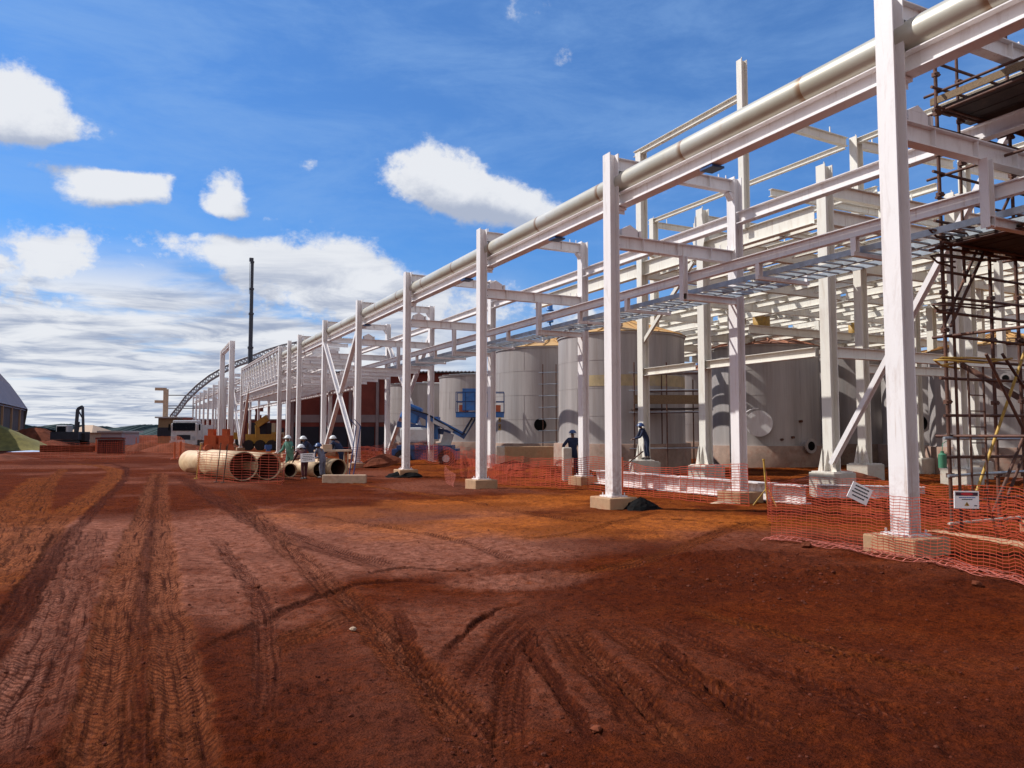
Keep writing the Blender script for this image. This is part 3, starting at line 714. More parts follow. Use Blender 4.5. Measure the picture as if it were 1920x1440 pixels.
cols = [(16.4,14.4,.65,8.85,0), (16.4,19.3,.65,8.95,1), (16.4,22.6,.65,11.95,0), (21.8,14.4,.65,8.85,0), (21.8,17.7,.65,11.75,0), (27.2,17.4,.65,11.75,0), (30.8,32.3,.65,7.3,0),
        (28.6,20.6,.65,7.4,0), (32.6,22.6,.65,7.4,0), (21.8,29,.65,11.8,0), (27.2,29,.65,9,0), (32.6,14.4,.65,11,0), (32.6,29,.65,9,0), (38,20,.65,9,0), (27.2,12.6,.65,11.75,0), (38,29,.65,9,0), (27.2,35,.65,7.4,0), (32.6,35,.65,7.4,0)]
for c in cols: fcol(*c)
fcol(16.4, 17.4, 7.8, 13.1, 0, .24, .22)
def fbeam(a, b, d=.34, w=.20, name='beam', pegs=0):
    m = MB(); a = Vector(a); b = Vector(b); m.ib(a, b, d, w, .016, .011)
    dd = (b-a); L_ = dd.length
    if pegs:
        for k in range(pegs):
            p = a+dd*((k+.5)/pegs); m.box((p.x, p.y, p.z+d/2+.12), (.03, .03, .24))
    part(name, m, 'cream_steel', fr)
ZD = 7.55                                            # deck girders
for y, x0, x1 in ((14.55,16.7,38),(18.5,16.7,38),(22.75,16.7,43),(26.7,21.8,43),(30.8,21.8,45),(35.15,21.8,45),(39.5,21.8,45)):
    xs_ = [v for v in (16.7,21.95,27.35,32.75,38,43) if x0 <= v <= x1]+([x1] if x1 > 43 else [])
    for a, b in zip(xs_[:-1], xs_[1:]): fbeam((a+.17, y, ZD), (b-.17, y, ZD), .42, .22, 'girder')
for y0, y1 in ((14.7,19.3),(19.6,22.6),(22.9,27),(27,30.8)): fbeam((16.62, y0, 7.62), (16.62, y1, 7.62), .50, .22)
for x in (21.95, 27.35, 32.75, 38):
    for y0, y1 in ((14.7,22.5),(22.9,30.6),(31,39.3)): fbeam((x, y0, ZD+.02), (x, y1, ZD+.02), .42, .2)
n = 0
for y0, y1 in ((14.7,18.35),(18.65,22.6),(22.9,26.55),(26.85,30.65),(30.95,35.0),(35.3,39.35)):   # joists between the girders
    x = 17.4 if y0 < 22 else 22.6
    while x < (38 if y0 < 22 else 45) and n < 98:
        if all(abs(x-q) > .4 for q in (21.95, 27.35, 32.75, 38)):
            m = MB(); m.ib((x, y0, ZD+.07), (x, y1, ZD+.07), .26, .15, .014, .01); part('joist', m, 'cream_steel', fr); n += 1
        x += 1.15
for y, x0 in ((16.5,17.0),(20.6,17.0),(24.7,22.3),(28.7,22.3),(33,22.3),(37,22.3)):
    for q in range(4):
        a_ = x0+q*5.4
        if a_ < 40: fbeam((a_, y, ZD+.06), (a_+4.4, y, ZD+.06), .16, .12, 'bridging')
# second, lower platform further back and a higher platform of plates behind
for y in (24.5, 27.5, 31.5, 36):
    for a, b in ((23.5, 30), (30, 38)): fbeam((a+.1, y, 6.1), (b-.1, y, 6.1), .36, .2, 'girder')
for x in np.arange(24, 38, 1.3): fbeam((float(x), 24.7, 6.25), (float(x), 31.3, 6.25), .24, .16, 'platform_joist')
for x in np.arange(24, 38, 1.3): fbeam((float(x), 31.7, 6.25), (float(x), 36, 6.25), .24, .16, 'platform_joist')
for a, b in (((16.7,14.55,3.85),(16.7,22.6,3.85)),):
    fbeam((16.55,14.72,3.84), (16.55,19.28,3.84), .26, .2); fbeam((16.55,19.62,3.84), (16.55,22.58,3.84), .26, .2)
fbeam((16.72,14.55,3.84), (21.78,14.55,3.84), .30, .2); fbeam((22.12,14.55,3.84), (32.5,14.55,3.84), .30, .2)
fbeam((22.1,17.85,3.84), (27.15,17.55,3.84), .30, .2)
# roof-level members
fbeam((16.55,22.85,12.0), (16.55,17.3,12.0), .20, .16); fbeam((16.72,17.5,11.62), (21.75,17.8,11.62), .30, .18, pegs=3)
fbeam((21.95,29.2,11.70), (21.95,18.02,11.60), .18, .15); fbeam((21.95,17.68,11.6), (21.95,9,11.6), .18, .15)
fbeam((22.12,29.15,11.62), (27.1,29.15,11.62), .26, .18, pegs=3); fbeam((22.12,17.75,11.62), (27.15,17.55,11.62), .30, .18, pegs=3)
fbeam((27.35,29,9.0), (27.35,17.7,9.0), .18, .15); fbeam((27.35,17.4,11.6), (27.35,9,11.6), .18, .15); fbeam((27.5,17.55,11.62), (33,17.3,11.62), .30, .18, pegs=3)
fbeam((16.75,14.55,8.3), (21.75,14.55,8.3), .36, .2, pegs=2); fbeam((22.15,14.55,8.3), (32.5,14.55,8.3), .36, .2, pegs=4)
fbeam((16.7,22.75,8.5), (21.75,26,8.5), .22, .16)
fbeam((21.95,14.72,9.2), (21.95,17.66,9.2), .22, .16)
fbeam((16.7,19.45,8.2), (21.75,19.45,8.2), .34, .2, pegs=2)
for y, z in ((16.4,8.75),(19.45,8.75),(22.8,8.75),(26,8.75),(29.1,8.75)):
    for x0 in (16.75, 22.15, 27.55, 32.95):
        if y < 22 or x0 > 17: fbeam((x0, y, z), (x0+5.0, y, z), .22, .15, 'secondary_beam')
for x in (19.2, 24.6, 30, 35.4):
    for y0, y1 in ((14.7,18.3),(19.6,22.6),(23,28.9)): fbeam((x, y0, 8.72), (x, y1, 8.72), .18, .13, 'secondary_beam')
for x, y in ((19.2,14.55),(24.6,14.55),(30,14.55),(24.6,22.75),(30,22.75),(35.4,22.75),(19.2,19.45),(24.6,29.1),(30,29.1)):
    m = MB(); m.ib((x, y, ZD+.22), (x, y, 8.6), .16, .14, .012, .01, up=(1,0,0)); part('stub_post', m, 'cream_steel', fr)
for x, y, z0 in ((24.6,14.55,4.0),(30,14.55,4.0),(24.6,26.7,.3),(35.4,26.7,.3),(30,18.5,.3),(35.4,18.5,.3)):
    m = MB(); m.ib((x, y, z0), (x, y, ZD-.22), .20, .18, .014, .01, up=(1,0,0)); part('stub_post', m, 'cream_steel', fr)
def fbrace(a, b, mat='white_steel', w=.16):
    m = MB(); m.ib(a, b, w, .13, .012, .01, up=(1, 0, 0)); part('brace', m, mat, fr)
fbrace((16.36,14.1,.85), (16.36,9.4,7.9)); fbrace((16.5,22.4,4.9), (16.5,19.6,7.3), 'cream_steel', .1)
fbrace((21.95,14.2,3.7), (21.95,9.8,.8), 'rusty_tube', .14); fbrace((27.3,17,3.7), (27.3,11.5,.8), 'cream_steel'); fbrace((26,14.55,3.6), (31.8,14.55,.8), 'cream_steel')

# ------------------------------------------------------------------ tanks
def tank(X, Y, r, zb, zt, label, roof='tank_roof', rise=.75, stain=None, lower=None, detail=True, valve=None):
    t = thing('storage_tank', label, 'tank', (X, Y, 0), 'round steel tanks behind the rack')
    m = MB(); m.lathe([(r+.22, -.2), (r+.22, zb-.02), (r+.2, zb), (0, zb)], (X, Y, 0), 56); part('plinth', m, 'plinth_concrete', t)
    m = MB(); m.lathe([(r+.035, zb), (r+.035, zb+.03)], (X, Y, 0), 72); m.lathe([(r+.035, zb+.03), (r, zb+.031)], (X, Y, 0), 72); m.lathe([(r, zb+.03), (r, zt)], (X, Y, 0), 96)
    for k in range(1, 4): z = zb+(zt-zb)*k/4; m.lathe([(r+.007, z-.009), (r+.007, z+.009)], (X, Y, 0), 96); m.lathe([(r+.007, z+.009), (r, z+.010)], (X, Y, 0), 96)
    for k in range(4):
        for q in range(5): aa = 2*math.pi*(q+.5*(k % 2))/5+X; m.box((X+(r+.003)*math.cos(aa), Y+(r+.003)*math.sin(aa), zb+(zt-zb)*(k+.5)/4), (.012, .022, (zt-zb)/4-.03), aa)
    m.lathe([(r+.05, zt-.07), (r+.05, zt)], (X, Y, 0), 72); m.lathe([(r, zt-.071), (r+.05, zt-.07)], (X, Y, 0), 72); sh = part('shell', m, 'tank_steel', t)
    if stain:
        m = MB(); m.lathe([(r+.009, stain[0]), (r+.009, stain[1])], (X, Y, 0), 60, True, R(200), R(318)); part('stained_band', m, 'yellow_stain', sh)
    m = MB(); m.lathe([(r+.05, zt+.002), (r+.09, zt+.02), (r*.5, zt+rise*.52), (.34, zt+rise), (.34, zt+rise+.12), (0, zt+rise+.12)], (X, Y, 0), 40, False)
    for k in range(20):
        a = 2*math.pi*k/20; m.bar((X+.4*math.cos(a), Y+.4*math.sin(a), zt+rise+.02), (X+r*math.cos(a), Y+r*math.sin(a), zt+.06), .05, .05)
    rf = part('roof', m, roof, t)
    if valve:
        m = MB(); z = zt+rise+.12
        for a, b, q in valve[1]: m.lathe([(q, 0), (q, b-a), (0, b-a)], (X, Y, z+a), 14)
        part('agitator', m, valve[0], t)
    return t, sh
def facing(X, Y, r, px, z):                          # point of the shell seen at photo column px
    d = ray(px, 812); d = Vector((d.x, d.y)).normalized(); c = Vector((X, Y)); b = c.dot(d); q = b*b-(c.dot(c)-r*r)
    s_ = b-math.sqrt(max(q, 0)); p = d*s_; nrm = (p-c).normalized(); return Vector((p.x, p.y, z)), Vector((nrm.x, nrm.y, 0))
def tpos(px, Zc):
    p = at(px, 812, Zc); return p.x, p.y
TK = {}
x, y = tpos(1165, 33.2); TK[2] = tank(x, y, 2.72, 1.22, 5.75, 'tall grey steel tank with a yellowish stained band and orange cone roof', stain=(3.55, 4.0), rise=.8)
x, y = tpos(1032, 39.5); TK[1] = tank(x, y, 2.85, 1.15, 5.85, 'grey steel tank with a black round manhole and blue mixer above its orange roof', valve=('blue_paint', [(0,.25,.12),(.25,.75,.05),(.75,.85,.18),(1.35,1.4,.2),(1.4,1.8,.14),(1.8,2.0,.2)]), rise=.7)
x, y = tpos(1432, 38.4); TK[3] = tank(x, y, 2.68, 1.05, 5.85, 'dull steel tank with a big round hatch cover and a ragged brown roof', 'rag_roof', rise=.75, valve=('valve_yellow', [(0,.3,.32),(.3,1.1,.42),(1.1,1.5,.30),(1.5,2.3,.2)]))
x, y = tpos(1606, 41.5); TK[4] = tank(x, y, 2.75, 1.1, 5.75, 'steel tank with a yellow and black mixer on top, behind the large white column', 'rag_roof', rise=.5, valve=('valve_yellow', [(0,.7,.2),(.7,1.3,.26),(1.3,1.7,.12)]))
x, y = tpos(1312, 51); TK[5] = tank(x, y, 2.7, 1.1, 5.55, 'small looking distant tank seen between two nearer tanks beside the scaffold', 'rag_roof', rise=.5, valve=('dark_blue_paint', [(0,.6,.15),(.6,1.2,.3),(1.2,1.8,.18)]))
x, y = tpos(905, 51); TK[6] = tank(x, y, 2.9, 1.1, 5.35, 'pale steel tank behind the blue boom lift basket', 'roof_sheet', rise=.25)
x, y = tpos(800, 56); TK[7] = tank(x, y, 2.9, 1.0, 5.1, 'pale steel tank half hidden behind the boom lift machine body', 'roof_sheet', rise=.2)
x, y = tpos(1768, 36.5); TK[8] = tank(x, y, 2.6, 1.1, 5.2, 'dark steel tank standing behind the scaffold ladder', 'tank_roof', rise=.45)
x, y = tpos(1885, 31); TK[9] = tank(x, y, 2.7, 1.1, 5.0, 'steel tank with a small black pipe opening at the right edge', 'tank_roof', rise=.7)
def opening(t, X, Y, r, px, z, rad, kind):
    p, n_ = facing(X, Y, r, px, z)
    m = MB()
    if kind == 'manhole': m.disc(p-n_*.03, n_, rad, .06, 20); part('manhole', m, 'black_plastic', t)
    if kind == 'hatch':
        m.disc(p-n_*.05, n_, rad*1.05, .18, 36); part('hatch_neck', m, 'tank_steel', t); m = MB(); m.disc(p+n_*.131, n_, rad*1.14, .05, 36)
        h_ = part('hatch_cover', m, 'white_steel', t)
        m = MB(); c = p+n_*.25; tg = Vector((-n_.y, n_.x, 0)); pts = [c-tg*(-1)*0+tg*(-rad*1.25)+Vector((0,0,-rad*.6)), c-tg*rad*1.25+Vector((0,0,rad*.55))]
        for k in range(6): a = R(180-k*18); pts.append(c+tg*(math.cos(a)*rad*1.25)+Vector((0,0,rad*.55+math.sin(a)*rad*.75)))
        m.path(pts, .03, 6); part('davit_arm', m, 'white_steel', t)
    if kind == 'nozzle':
        m.disc(p-n_*.05, n_, rad*.8, .4, 24); m.disc(p+n_*.35, n_, rad*1.15, .07, 24); part('nozzle', m, 'tank_steel', t); m = MB(); m.disc(p+n_*.421, n_, rad*.7, .012, 24); part('nozzle_opening', m, 'black_plastic', t)
    if kind == 'stub':
        m.disc(p-n_*.02, n_, rad, .18, 12); part('pipe_stub', m, 'rusty_tube', t)
def T(i): t = TK[i][0]; return t, t['base'][0], t['base'][1]
opening(*T(1), 2.85, 1013, 2.05, .30, 'manhole'); opening(*T(3), 2.68, 1424, 2.1, .54, 'hatch'); opening(*T(3), 2.68, 1508, 1.05, .30, 'nozzle')
for px, z in ((1500, 2.2), (1465, 1.35), (1485, 1.45)): opening(*T(3), 2.68, px, z, .06, 'stub')
opening(*T(9), 2.7, 1889, 3.7, .16, 'nozzle'); opening(*T(8), 2.6, 1722, 2.1, .4, 'manhole')
p, n_ = facing(*T(1)[1:], 2.85, 937, 2.1)            # yellow notice stuck on tank 1
for z in (1.95, 2.35):
    m = MB(); q = Vector((p.x, p.y, z))+n_*.006; m.disc(q, n_, .01, .001, 4); tg = Vector((-n_.y, n_.x, 0)); m = MB(); m.box(q, (.30, .012, .30), math.atan2(tg.y, tg.x)); s_ = part('notice', m, 'yellow_paint', T(1)[0])
    m = MB(); m.box(q+n_*.009, (.12, .006, .12), math.atan2(tg.y, tg.x)); part('symbol', m, 'ink', s_)
# loose blue sheet and white bulk bag parts on the tank 4 / tank 3 roofs
# ------------------------------------------------------------------ helpers for site clutter
def gz(x, y): return float(ground_fields(np.array([float(x)]), np.array([float(y)]))[0][0])
def solo(name, mb, mat, label, cat, loc=(0,0,0), group=None, kind=None): return tag(part(name, mb, mat, None, loc), label, cat, group, kind)
def rect(mb, pts, th=.01): return mb

# ------------------------------------------------------------------ scaffold at the right
def coupler(m, p, r=.045): m.box(p, (r*2, r*2, .07)); m.tube((p[0]-.09, p[1]-.03, p[2]), (p[0]+.07, p[1]-.03, p[2]), .018, 6)
sc = thing('scaffold_tower', 'tall rusty tube scaffold tower with plank decks built around the nearest right rack column', 'scaffold', (12.0, 8.0, 0))
SX = (12.0, 12.62, 13.27, 14.05, 15.1); SY = (8.0, 5.4)
std = {(12.0,8.0): 7.95, (13.27,8.0): 6.45, (14.05,8.0): 9.4, (15.1,8.0): 9.4, (12.0,5.4): 9.6, (14.05,5.4): 9.6, (12.62,8.0): 9.4, (13.62,7.4): 8.6, (12.9,6.7): 8.2, (14.6,7.2): 9.0, (13.3,5.4): 9.2}
for (x, y), zt in std.items():
    m = MB(); z0 = gz(x, y)
    if (x, y) == (12.62, 8.0): m.tube((x, y+.03, 4.2), (x, y+.03, zt), .026, 8)
    else: m.tube((x, y, z0-.02), (x+random.uniform(-.03,.03), y, zt), .030, 8); m.box((x, y, z0+.01), (.15, .15, .02))
    for z in (.95, 2.2, 3.3, 4.0, 4.75, 5.6, 6.3, 7.0, 7.7):
        if z < zt-.05 and z > (4.3 if x == 12.62 else 0): coupler(m, (x, y, z+random.uniform(-.05,.05)))
    part('standard', m, 'rusty_tube', sc)
m = MB(); m.tube((12.13, 7.93, gz(12.1,8)), (12.13, 7.93, 4.9), .024, 8); part('standard', m, 'rusty_tube', sc)
for z, mt in ((.55,'rusty_tube'), (1.25,'rusty_tube'), (1.95,'rusty_tube'), (2.85,'rusty_tube'), (3.9,'rusty_tube'), (5.15,'rusty_tube'), (6.3,'rusty_tube'), (.20,'pale_concrete'), (.98,'galvanised'), (1.55,'galvanised'), (2.55,'rusty_tube'), (3.22,'rusty_tube'), (3.62,'rusty_tube'), (4.30,'rusty_tube'), (4.72,'rusty_tube'), (5.55,'rusty_tube'), (5.95,'rusty_tube'), (6.75,'rusty_tube'), (7.05,'rusty_tube'), (7.45,'rusty_tube'), (7.85,'rusty_tube')):
    m = MB(); dz = random.uniform(-.03, .03); m.tube((11.8+random.uniform(-.1,.1), 7.955, z+dz), (15.4, 7.955, z-dz), .025, 8); part('ledger', m, 'rusty_tube' if mt == 'rusty_tube' else mt, sc)
for x in (12.0, 14.05):
    for z in (1.6, 3.25, 4.75, 5.5, 5.95, 7.05, 7.4, 7.9):
        m = MB(); m.tube((x+.045, 8.25, z), (x+.045, 5.1, z+random.uniform(-.04,.04)), .025, 8); part('transom', m, 'rusty_tube', sc)
for a, b, mt in (((12.0,7.9,3.4),(13.9,7.9,6.0),'rusty_tube'), ((12.35,7.87,.5),(14.3,7.87,3.6),'yellow_tube'), ((14.0,7.86,5.3),(15.3,7.86,4.1),'rusty_tube'), ((12.1,7.4,.4),(14.0,7.4,2.9),'rusty_tube'), ((14.0,7.4,.4),(12.1,7.4,2.9),'rusty_tube'), ((13.3,7.86,.6),(14.6,7.86,2.4),'rusty_tube'), ((13.3,7.86,3.0),(15.2,7.86,1.2),'rusty_tube'), ((12.1,8.1,3.4),(13.5,8.1,5.4),'rusty_tube')):
    m = MB(); m.tube(a, b, .025, 8); part('diagonal', m, mt, sc)
for z, q in ((2.85,'yellow_tube'), (3.75,'rusty_tube'), (4.55,'rusty_tube'), (4.98,'rusty_tube')):          # bent guard loops sticking out to the left
    for s in (0, .10):
        m = MB(); m.path([(13.3, 7.9-s*2, z+.06), (12.5, 7.9-s*2, z+.05-s), (11.75, 7.9-s, z+.02-s*.5), (11.55, 7.9, z-.03), (11.8, 7.95, z-.10), (12.3, 7.98, z-.13+s)], .018, 6); part('guard_loop', m, q, sc)
m = MB(); 
for xx in (12.22, 12.62): m.tube((xx, 7.78, .35), (xx, 7.78, 2.75), .018, 8)
z = .45
while z < 2.7: m.tube((12.22, 7.78, z), (12.62, 7.78, z), .011, 6); z += .26
part('ladder', m, 'rusty_tube', sc)
def deck(z, x0, x1, y0, y1, seed=0, nm='dark_plank'):
    rnd = random.Random(seed); x = x0
    while x < x1-.1:
        w = rnd.uniform(.20, .26); m = MB(); m.box((x+w/2, (y0+y1)/2+rnd.uniform(-.06,.06), z+rnd.uniform(-.012,.012)), (w-.012, y1-y0+rnd.uniform(-.1,.15), .038)); part('plank', m, nm, sc); x += w
    for k, yy in enumerate((y0+.2, (y0+y1)/2, y1-.2)): m = MB(); m.tube((x0-.25, yy, z-.05), (x1+.2, yy, z-.05), .024, 8); part('transom', m, 'rusty_tube', sc)
deck(7.12, 12.05, 14.9, 4.9, 8.1, 3); deck(4.82, 12.05, 14.4, 5.2, 8.05, 4)
m = MB(); m.box((11.99, 6.5, 7.24), (.03, 3.2, .12)); part('toe_board', m, 'plank', sc)
m = MB(); m.box((13.4, 8.12, 4.93), (2.4, .03, .16)); part('toe_board', m, 'dark_plank', sc)

# smaller scaffolds standing against the tanks
def small_scaffold(px0, px1, dist, top, levels, label, ladder=None, decks=(), nx=3):
    a = at(px0, 812, dist); b = at(px1, 812, dist); d = (b-a); d.z = 0; n_ = Vector((-d.y, d.x, 0)).normalized()*1.0
    t = thing('scaffold', label, 'scaffold', (a.x, a.y, 0))
    for i in range(nx):
        for s in (0, 1):
            p = a+d*(i/(nx-1))+n_*s; m = MB(); m.tube((p.x, p.y, 0), (p.x, p.y, top-(.3*i if s else 0)), .028, 6); part('standard', m, 'rusty_tube', t)
    for z in levels:
        for s in (0, 1):
            p = a+n_*s-d.normalized()*.2; q = b+n_*s+d.normalized()*.2; m = MB(); m.tube((p.x, p.y, z), (q.x, q.y, z+.03), .026, 6); part('ledger', m, 'rusty_tube' if s else 'galvanised', t)
    for z in decks:
        m = MB(); c = (a+b)/2+n_*.5; m.box((c.x, c.y, z), (d.length, 1.0, .05), math.atan2(d.y, d.x)); part('plank_deck', m, 'dark_plank', t)
        m = MB(); c = (a+b)/2-n_*.02; m.box((c.x, c.y, z+.35), (d.length, .03, .35), math.atan2(d.y, d.x)); part('toe_board', m, 'plank', t)
    return t
small_scaffold(1190, 1312, 29.6, 4.4, (1.05, 2.45, 3.3, 4.0), 'scaffold with a plank deck in front of the stained tank', decks=(2.6,))
small_scaffold(1018, 1043, 36, 4.9, tuple(1.2+.55*k for k in range(7)), 'narrow ladder scaffold standing against the tank with the black manhole', nx=2)

# ------------------------------------------------------------------ netting
def net(pts, heights, label, mat='orange_net', cell=.05, lean=.0, posts=True, slack=.02, seed=1, base=None, vstep=2, name='safety_net', group=None, lowfrac=0.0):
    rnd = random.Random(seed); P = [Vector((p[0], p[1], 0)) for p in pts]
    segs = []; tot = 0
    for a, b in zip(P[:-1], P[1:]): segs.append((a, b, tot, (b-a).length)); tot += (b-a).length
    step = cell*2; nn = max(2, int(tot/step)); path = []; zs = []
    xs = []; ys = []
    for i in range(nn+1):
        s = tot*i/nn
        for a, b, s0, l in segs:
            if s <= s0+l+1e-6: break
        u = (s-s0)/l; q = a.lerp(b, u); path.append((q, (b-a).normalized(), s)); xs.append(q.x); ys.append(q.y)
    zs = ground_fields(np.array(xs), np.array(ys))[0]
    hmax = max(heights); rows = max(3, int(hmax/cell)); grid = []
    ph = rnd.uniform(0, 6)
    for i, (q, t, s) in enumerate(path):
        u = i/nn*(len(heights)-1); k = min(int(u), len(heights)-2); h = heights[k]*(1-(u-k))+heights[k+1]*(u-k)
        h += slack*math.sin(s*1.9+ph)+slack*.6*math.sin(s*5.1)
        nrm = Vector((-t.y, t.x, 0)); colm = []
        for j in range(rows+1):
            v = j/rows; w = .03*math.sin(s*2.3+v*2+ph)+.012*math.sin(s*6.7+v*5)+lean*v*h
            colm.append(q+nrm*w+Vector((0, 0, float(zs[i])+.01+h*v+slack*.3*math.sin(s*3.3+j*.7)*(1-v))))
        grid.append(colm)
    m = MB(); th = .0042 if cell < .055 else .0075; vw = .0010 if cell < .055 else .0032
    vs = []; fs = []
    for j in range(rows+1):                       # horizontal strands as flat ribbons
        o = len(vs)
        for i in range(nn+1): p = grid[i][j]; vs += [p-Vector((0,0,th)), p+Vector((0,0,th))]
        fs += [(o+2*i, o+2*i+2, o+2*i+3, o+2*i+1) for i in range(nn)]
    for i in range(0, nn+1, vstep):
        t = path[i][1]*vw*2; o = len(vs)
        for j in range(rows+1): p = grid[i][j]; vs += [p-t, p+t]
        fs += [(o+2*j, o+2*j+1, o+2*j+3, o+2*j+2) for j in range(rows)]
    m.add(vs, fs)
    o = part(name, m, mat, None, tuple(P[0])); so_ = o.modifiers.new('thick', 'SOLIDIFY'); so_.thickness = .002
    return tag(o, label, 'safety net', group)
# near net crossing in front of the big white column
N1 = [tuple(gp(px, py))[:2] for px, py in ((1447,1010),(1540,1022),(1640,1040),(1760,1060),(1860,1082),(1990,1112))]
net(N1, [.84, .78, .80, .78, .82, .86], 'orange safety net stretched low in front of the nearest white column', cell=.042, seed=2, vstep=1)
# its loose skirt lying on the ground
def ground_net(pts, w, label, mat, seed):
    rnd = random.Random(seed); P = spline([tuple(p) for p in pts], .06); T = np.gradient(P, axis=0); T /= np.linalg.norm(T, axis=1)[:, None]
    n = 9; G = []
    for k in range(n): off = (k/(n-1)-.5)*w; G.append(P+np.stack([-T[:, 1], T[:, 0]], 1)*(off+.04*np.sin(np.arange(len(P))*.31+k)[:, None]))
    allp = np.concatenate(G); z = ground_fields(allp[:, 0], allp[:, 1])[0].reshape(n, -1)
    for k in range(n): z[k] += .018+.03*abs(np.sin(np.arange(len(P))*.17+k*.6))
    m = MB(); vs = []; fs = []
    for k in range(n):
        o = len(vs)
        for i, p in enumerate(G[k]): t = Vector((-T[i, 1], T[i, 0], 0))*.006; q = Vector((p[0], p[1], z[k][i])); vs += [q-t, q+t]
        fs += [(o+2*i, o+2*i+1, o+2*i+3, o+2*i+2) for i in range(len(P)-1)]
    for i in range(0, len(P), 2):
        o = len(vs); t = Vector((T[i, 0], T[i, 1], 0))*.006
        for k in range(n): q = Vector((G[k][i][0], G[k][i][1], z[k][i])); vs += [q-t, q+t]
        fs += [(o+2*k, o+2*k+1, o+2*k+3, o+2*k+2) for k in range(n-1)]
    m.add(vs, fs); o = part('safety_net', m, mat, None, (P[0][0], P[0][1], 0)); q = o.modifiers.new('thick', 'SOLIDIFY'); q.thickness = .003
    return tag(o, label, 'safety net')
ground_net([tuple(gp(px, py))[:2] for px, py in ((1440,1014),(1540,1026),(1650,1046),(1780,1066),(1900,1092),(2010,1118))], .38, 'faded pink netting lying crumpled along the ground at the lower right', 'pink_net', 5)
net([tuple(gp(px, py))[:2] for px, py in ((1440,960),(1445,985),(1520,960),(1660,975),(1800,1000),(1960,1035))], [.8, .72, .7, .7, .7, .7], 'second orange net behind the tilted white sign and the scaffold feet', cell=.05, seed=4, vstep=1)
net([(12.4,13.0),(12.2,15.5),(12.05,17.4),(11.6,20),(11.0,23),(11.3,27)], [.95, .75, .95, .7, .6, .8], 'orange net sagging along the yard in front of the long white beam', cell=.06, seed=6)
net([(13.2,22.5),(13.0,27),(12.6,32),(12.2,38),(12,45)], [.8, .6, .9, .8, .9], 'crumpled orange net between the tanks and the right hand rack columns', cell=.07, seed=8)
net([(9.0,22.0),(9.35,23.6),(10.4,24.3),(11.6,23.6)], [.35, .55, .5, .4], 'tangled pale netting heaped beside the third column footing', 'pink_net', cell=.05, seed=9)
net([tuple(gp(px, py))[:2] for px, py in ((368,880),(372,900),(440,905),(530,908),(535,885))], [1.0, .9, .95, .9, .9], 'orange net wrapped round the front of the big beige pipes', cell=.09, seed=10)
net([tuple(gp(px, py))[:2] for px, py in ((535,886),(600,884),(690,880),(745,868))], [.9, .95, .9, 1.0], 'orange net in front of the working crew', cell=.09, seed=11)
net([tuple(gp(px, py))[:2] for px, py in ((75,858),(130,860),(235,862))], [1.1, 1.0, 1.1], 'dark orange barrier net at the far left pit', cell=.12, seed=12)
net([tuple(gp(px, py))[:2] for px, py in ((232,856),(262,848),(330,850),(345,862))], [1.6, 1.3, 1.4, 1.2], 'bright orange netting round the far heap of debris', 'orange_plastic', cell=.10, seed=13)
net([tuple(gp(px, py))[:2] for px, py in ((700,868),(760,858),(830,866),(900,872))], [.9, 1.1, .9, .8], 'orange netting under the boom lift', cell=.10, seed=14)

def post(x, y, h, mat, label, lean=0, tripod=False, r=.022):
    z = gz(x, y); m = MB(); m.tube((x, y, z-.05), (x+lean, y, z+h), r, 8); m.tube((x+lean, y, z+h), (x+lean, y, z+h+.03), r*1.5, 8)
    if tripod:
        for a in (20, 140, 260): m.tube((x, y, z+.42), (x+.32*math.cos(R(a)), y+.32*math.sin(R(a)), z), .016, 6)
    else: m.box((x, y, z+.01), (.14, .14, .03))
    return solo('net_post', m, mat, label, 'post', (x, y, z))
p = gp(1440, 950); post(p.x, p.y, 1.02, 'yellow_tube', 'yellow tripod post holding the net beside the second right column', -.1, True)
p = gp(1167, 928); post(p.x, p.y, .95, 'orange_plastic', 'thin orange post just right of the second left column')
for px, py, h, lb in ((368,898,1.5,'leaning pale post at the left end of the beige pipes'), (405,905,1.6,'thin rusty post in front of the beige pipes'), (418,906,1.55,'second thin rusty post in front, beside the leaning pipes strap')): p = gp(px, py); post(p.x, p.y, h*.8, 'rusty_tube' if 'rusty' in lb else 'yellow_tube', lb, .12, r=.017)

